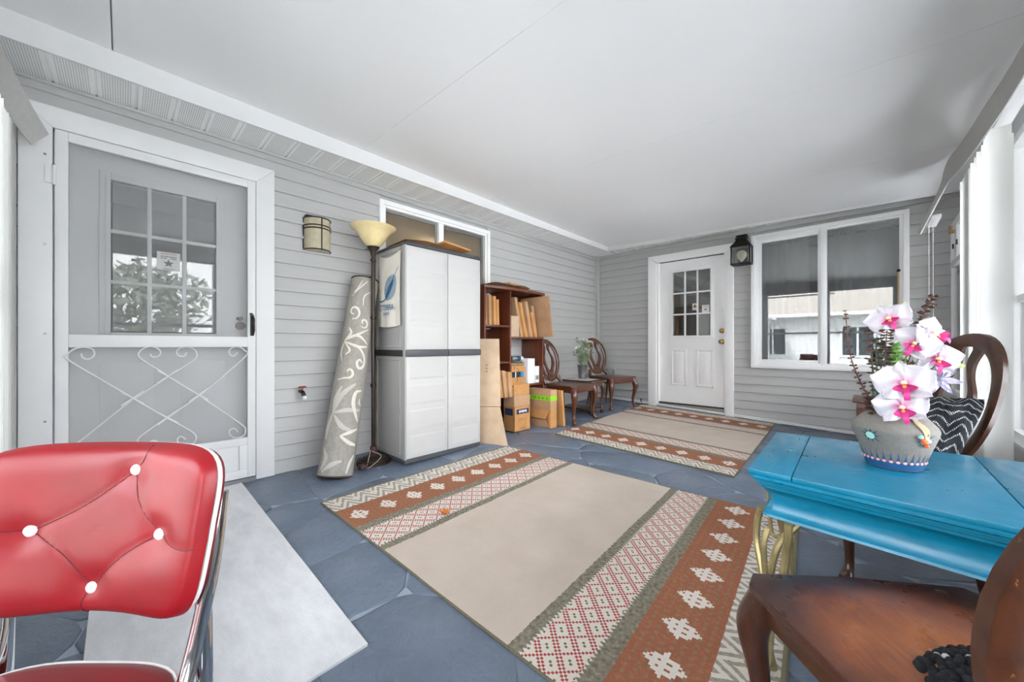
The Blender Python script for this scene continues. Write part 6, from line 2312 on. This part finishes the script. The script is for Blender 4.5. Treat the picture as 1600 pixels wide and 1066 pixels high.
def surf(name, pts, nu, nv, U, V, mat, parent, thick=.012, loc=Vector((0, 0, 0)), ripple=.009):
    """pts: rows of control points (v rows, u columns) -> smooth two-sided cloth"""
    rows = [spline(r, max(1, nu // (len(r) - 1))) for r in pts]
    cols = list(zip(*rows))
    g = [spline(c, max(1, nv // (len(c) - 1))) for c in cols]
    NU, NV = len(g), len(g[0])
    vs, uvs, fs = [], [], []
    for side_ in (0, 1):
        for j in range(NV):
            for i in range(NU):
                a = g[min(i + 1, NU - 1)][j] - g[max(i - 1, 0)][j]
                b = g[i][min(j + 1, NV - 1)] - g[i][max(j - 1, 0)]
                n = a.cross(b).normalized()
                e = min(i, NU - 1 - i, j, NV - 1 - j)
                h = thick * min(1, .25 + e * .4)
                p = g[i][j] + n * (h * (.5 - side_)) + n * (ripple * sin(i * .55) * sin(j * .4))
                vs.append(p - loc)
                uvs.append((U * i / (NU - 1), V * j / (NV - 1)))
    q = NU * NV
    for j in range(NV - 1):
        for i in range(NU - 1):
            a = j * NU + i
            fs.append((a, a + 1, a + NU + 1, a + NU))
            fs.append((q + a, q + a + NU, q + a + NU + 1, q + a + 1))
    ring = [i for i in range(NU)] + [j * NU + NU - 1 for j in range(1, NV)] + [(NV - 1) * NU + i for i in range(NU - 2, -1, -1)] + [j * NU for j in range(NV - 2, 0, -1)]
    for k in range(len(ring)):
        a, b = ring[k], ring[(k + 1) % len(ring)]
        fs.append((a, q + a, q + b, b))
    me = bpy.data.meshes.new(name)
    me.from_pydata([tuple(p) for p in vs], [], fs)
    lay = me.uv_layers.new(name='UVMap')
    for lp in me.loops:
        lay.data[lp.index].uv = uvs[lp.vertex_index]
    me.polygons.foreach_set('use_smooth', [True] * len(me.polygons))
    me.materials.append(mat)
    o = bpy.data.objects.new(name, me)
    COL.objects.link(o)
    o.parent = parent
    return o


ta = tag(empty('knit_throw', (3.25, 2.33, .40)), 'black and white zigzag knit throw bunched on the chair behind the table', 'throw')
o = surf('cloth', [[(3.150, 2.50, .640), (3.225, 2.40, .685), (3.320, 2.40, .700), (3.400, 2.36, .705)],
                   [(3.120, 2.43, .625), (3.205, 2.31, .660), (3.300, 2.29, .672), (3.385, 2.28, .665)],
                   [(3.085, 2.33, .560), (3.180, 2.20, .585), (3.275, 2.18, .595), (3.345, 2.19, .590)],
                   [(3.060, 2.24, .480), (3.155, 2.12, .500), (3.245, 2.10, .500), (3.300, 2.12, .490)],
                   [(3.055, 2.20, .415), (3.145, 2.09, .415), (3.225, 2.07, .410), (3.275, 2.10, .405)]], 36, 40, .42, .40, M['throw'], ta, .016, Vector((3.25, 2.33, .40)))
pb_ = tag(empty('bobble_throw', (3.262, .885, .366)), 'black bobbly knit throw with white flecks on the near chair seat', 'throw')
pbm = plain('black_bobble_yarn', '#16181d', .95, var=.5, vs=300, bmp=.004, bs=500)
rnd = random.Random(31)
bob, bw = MB(), MB()
sl_ = bpy.data.objects


def ball(mb, c, r):
    mb.lathe([(0, -r), (r * .6, -r * .8), (r * .95, -r * .3), (r, .1 * r), (r * .8, r * .6), (r * .4, r * .92), (0, r)], 8, c)


base = MB()
cnt = 0
for i in range(24):
    for j in range(25):
        x = -.125 + i * .0108 + rnd.uniform(-.003, .003)
        y = -.14 + j * .0116 + rnd.uniform(-.003, .003)
        if (x / .125) ** 2 + (y / .13) ** 2 > 1.05 + .12 * sin(i * 1.3 + j):
            continue
        h = .078 * max(0, 1 - (x / .15) ** 2 - (y / .16) ** 2) + .008
        row = (j + (i // 3)) % 8 == 0
        ball(bw if (row and rnd.random() < .6) else bob, (x, y, h), rnd.uniform(.0058, .0085) * (.8 if row else 1))
bo = bob.build('bobbles', pbm, pb_, smooth=True)
bo['kind'] = 'stuff'
b2 = bw.build('white_flecks', plain('white_yarn', '#c9cbcd', .95, bmp=.003, bs=400), pb_, smooth=True)
b2['kind'] = 'stuff'
MB().lathe([(.122, 0), (.112, .026), (.088, .048), (.05, .068), (0, .078)], 20, (0, 0, 0), 1, 1.06).build('cloth', pbm, pb_, smooth=True)

# ------------------------------------------------------------------ red dinette chair
rc0 = Vector((2.094, -.032, fz(2.094, -.032)))
ang = atan2(-.72, .69)
rc = tag(empty('red_chair', rc0, ang), 'red glitter vinyl tufted chair with chrome frame in the near left corner', 'chair')


def vinyl():
    m, nt, b = new_mat('red_glitter_vinyl')
    n = noise(nt, 700, 2, .5)
    n2 = noise(nt, 3, 3, .5)
    c = ramp(nt, n2.outputs['Fac'], [(.3, lin('#800a14')), (.7, lin('#900f1a'))])
    c = mixc(nt, ramp(nt, n.outputs['Fac'], [(.62, (0, 0, 0)), (.70, (.35,) * 3)]), c, lin('#d8606a'))
    nt.links.new(c, b.inputs['Base Color'])
    b.inputs['Roughness'].default_value = .40
    b.inputs['Specular IOR Level'].default_value = .35
    b.inputs['Coat Weight'].default_value = .12
    b.inputs['Coat Roughness'].default_value = .2
    return m


M['vinyl'] = vinyl()
M['piping'] = plain('white_piping', '#e0dcda', .35)
BW, BH, BZ = .213, .143, .693          # half width, half height, centre height of the back pad
TILT = .17
BTN = [(.045, .098), (.118, -.004), (-.113, .0), (-.002, -.098)]
SEAMS = [(BTN[0], BTN[1]), (BTN[1], BTN[3]), (BTN[3], BTN[2]), (BTN[2], BTN[0]), (BTN[0], (.06, .15)), (BTN[1], (.22, -.01)), (BTN[3], (-.008, -.15)), (BTN[2], (-.22, -.012))]


def seamd(y, z):
    best = 9
    for (a, b), (c, d) in SEAMS:
        # bow the seams slightly, as pulled vinyl does
        dx, dz = c - a, d - b
        L2 = dx * dx + dz * dz
        t = max(0, min(1, ((y - a) * dx + (z - b) * dz) / L2))
        k = .010 * sin(pi * t)
        px, pz = a + dx * t + dz / sqrt(L2) * k, b + dz * t - dx / sqrt(L2) * k
        best = min(best, math.hypot(y - px, z - pz))
    return best


def pad_outline(a):
    """rounded back: wide at the top, narrower below"""
    ca, sa = cos(a), sin(a)
    n = 5.2
    k = (abs(ca) ** n + abs(sa) ** n) ** (-1 / n)
    y, z = BW * k * ca, BH * k * sa
    y *= 1.0 + .07 * (z / BH)
    z += .006 * (y / BW) ** 2 * (1 if z > 0 else -1)
    return y, z


def bpos(y, z, d):
    """chair-local: +x faces forward; d = height above the back plane"""
    curve = -.055 * (1 - (y / BW) ** 2)
    return Vector((d + curve + .02 - (z) * TILT, y, BZ + z + d * TILT * .5))


def padfront():
    mb = MB()
    NA, NR = 96, 26
    vs, fs = [bpos(0, 0, .0345)], []
    for j in range(1, NR + 1):
        rho = j / NR
        for i in range(NA):
            y, z = pad_outline(2 * pi * i / NA)
            y, z = y * rho, z * rho
            d = .036 * (1 - rho ** 7) ** .5 if rho < 1 else 0
            sd = seamd(y, z)
            bd = min(math.hypot(y - b[0], z - b[1]) for b in BTN)
            edge = 1 - rho ** 4
            d -= edge * (.0026 * math.exp(-(sd / .006) ** 2) + .003 * math.exp(-(sd / .03) ** 2) + .010 * math.exp(-(bd / .030) ** 2))
            vs.append(bpos(y, z, d))
    for i in range(NA):
        fs.append((0, 1 + i, 1 + (i + 1) % NA))
    for j in range(NR - 1):
        for i in range(NA):
            a, b = 1 + j * NA + i, 1 + j * NA + (i + 1) % NA
            fs.append((a, a + NA, b + NA, b))
    mb.add(vs, fs)
    # fill the very first ring depth
    return mb


padfront().build('back_cushion', M['vinyl'], rc, smooth=True, angle=80)
rim = [pad_outline(2 * pi * i / 96) for i in range(96)]
MB().tube([bpos(y * .980, z * .962, -.010) for y, z in rim], .0042, 8, closed=True).build('piping', M['piping'], rc, smooth=True)
bk = MB()
r1 = [bpos(y * .978, z * .96, -.010) for y, z in rim]
r2 = [bpos(y * .97, z * .95, -.024) for y, z in rim]
r3 = [bpos(y * .90, z * .88, -.030) for y, z in rim]
bk.sweep([r1, r2, r3] + [[bpos(y * q, z * q, -.032) for y, z in rim] for q in (.75, .55, .35, .15, .02)], cap=False)
bk.build('back_shell', M['vinyl'], rc, smooth=True, angle=60)
for y, z in BTN:
    o = MB().lathe([(.0105, -.004), (.0105, .001), (.0085, .004), (.004, .0055), (0, .006)], 16, rot=Matrix.Rotation(pi / 2, 3, 'Y')).build('button', M['piping'], rc, smooth=True)
    o.location = bpos(y, z, .0225)
thread = plain('dark_seam', '#5e0a14', .6)
for (a, b), (c, d) in SEAMS:
    pts = []
    L = math.hypot(c - a, d - b)
    for k in range(13):
        t = k / 12
        bw_ = .010 * sin(pi * t)
        y, z = a + (c - a) * t + (d - b) / L * bw_, b + (d - b) * t - (c - a) / L * bw_
        rho = max(abs(y) / (BW * (1 + .07 * z / BH)), abs(z) / BH)
        rho = min(rho, 1)
        dd = .036 * max(0, 1 - rho ** 7) ** .5
        bd = min(math.hypot(y - q[0], z - q[1]) for q in BTN)
        dd -= (1 - rho ** 4) * (.0056 + .010 * math.exp(-(bd / .030) ** 2))
        if rho < .985:
            pts.append(bpos(y, z, dd + .0004))
    MB().tube(pts, .0011, 5).build('seam', thread, rc, smooth=True)
# seat
sq_ = []
SW_, SD_, SH_ = .205, .205, .455


def seat_out(a, k):
    ca, sa = cos(a), sin(a)
    n = 3.6
    q = (abs(ca) ** n + abs(sa) ** n) ** (-1 / n)
    return .19 + SD_ * q * ca * k, SW_ * q * sa * k * (1 + .06 * ca)


MB().sweep([[Vector((*seat_out(2 * pi * i / 64, k), z)) for i in range(64)] for k, z in ((.97, SH_ - .05), (1.0, SH_ - .040), (1.0, SH_ - .012), (.97, SH_ - .002), (.88, SH_ + .005), (.5, SH_ + .010), (.05, SH_ + .011))]).build('seat_cushion', M['vinyl'], rc, smooth=True, angle=60)
MB().tube([Vector((*seat_out(2 * pi * i / 64, 1.0), SH_ - .008)) for i in range(64)], .0045, 8, closed=True).build('piping', M['piping'], rc, smooth=True)
MB().tube([Vector((*seat_out(2 * pi * i / 64, 1.005), SH_ - .042)) for i in range(64)], .0055, 8, closed=True).build('chrome_band', M['chrome'], rc, smooth=True)
for s in (-1, 1):
    # back post runs up behind the pad, bends under the seat and becomes the front leg
    pts = spline([bpos(s * .190, .06, -.036), bpos(s * .190, -.06, -.038), Vector((.0, s * .176, .50)), Vector((.03, s * .174, .43)), Vector((.07, s * .172, .395)), Vector((.20, s * .172, .39)), Vector((.31, s * .174, .385)), Vector((.355, s * .178, .33)), Vector((.385, s * .19, .10)), Vector((.395, s * .195, .0))], 6)
    MB().tube(pts, .0125, 12).build('chrome_post', M['chrome'], rc, smooth=True)
    pts = spline([bpos(s * .176, -.02, -.036), bpos(s * .178, -.11, -.036), Vector((-.012, s * .182, .42)), Vector((-.004, s * .185, .28)), Vector((.004, s * .187, .08)), Vector((.006, s * .187, .0))], 6)
    MB().tube(pts, .0125, 12).build('rear_leg', M['chrome'], rc, smooth=True)
MB().tube([(.06, -.172, .395), (.06, .172, .395)], .010, 10).build('cross_tube', M['chrome'], rc, smooth=True)
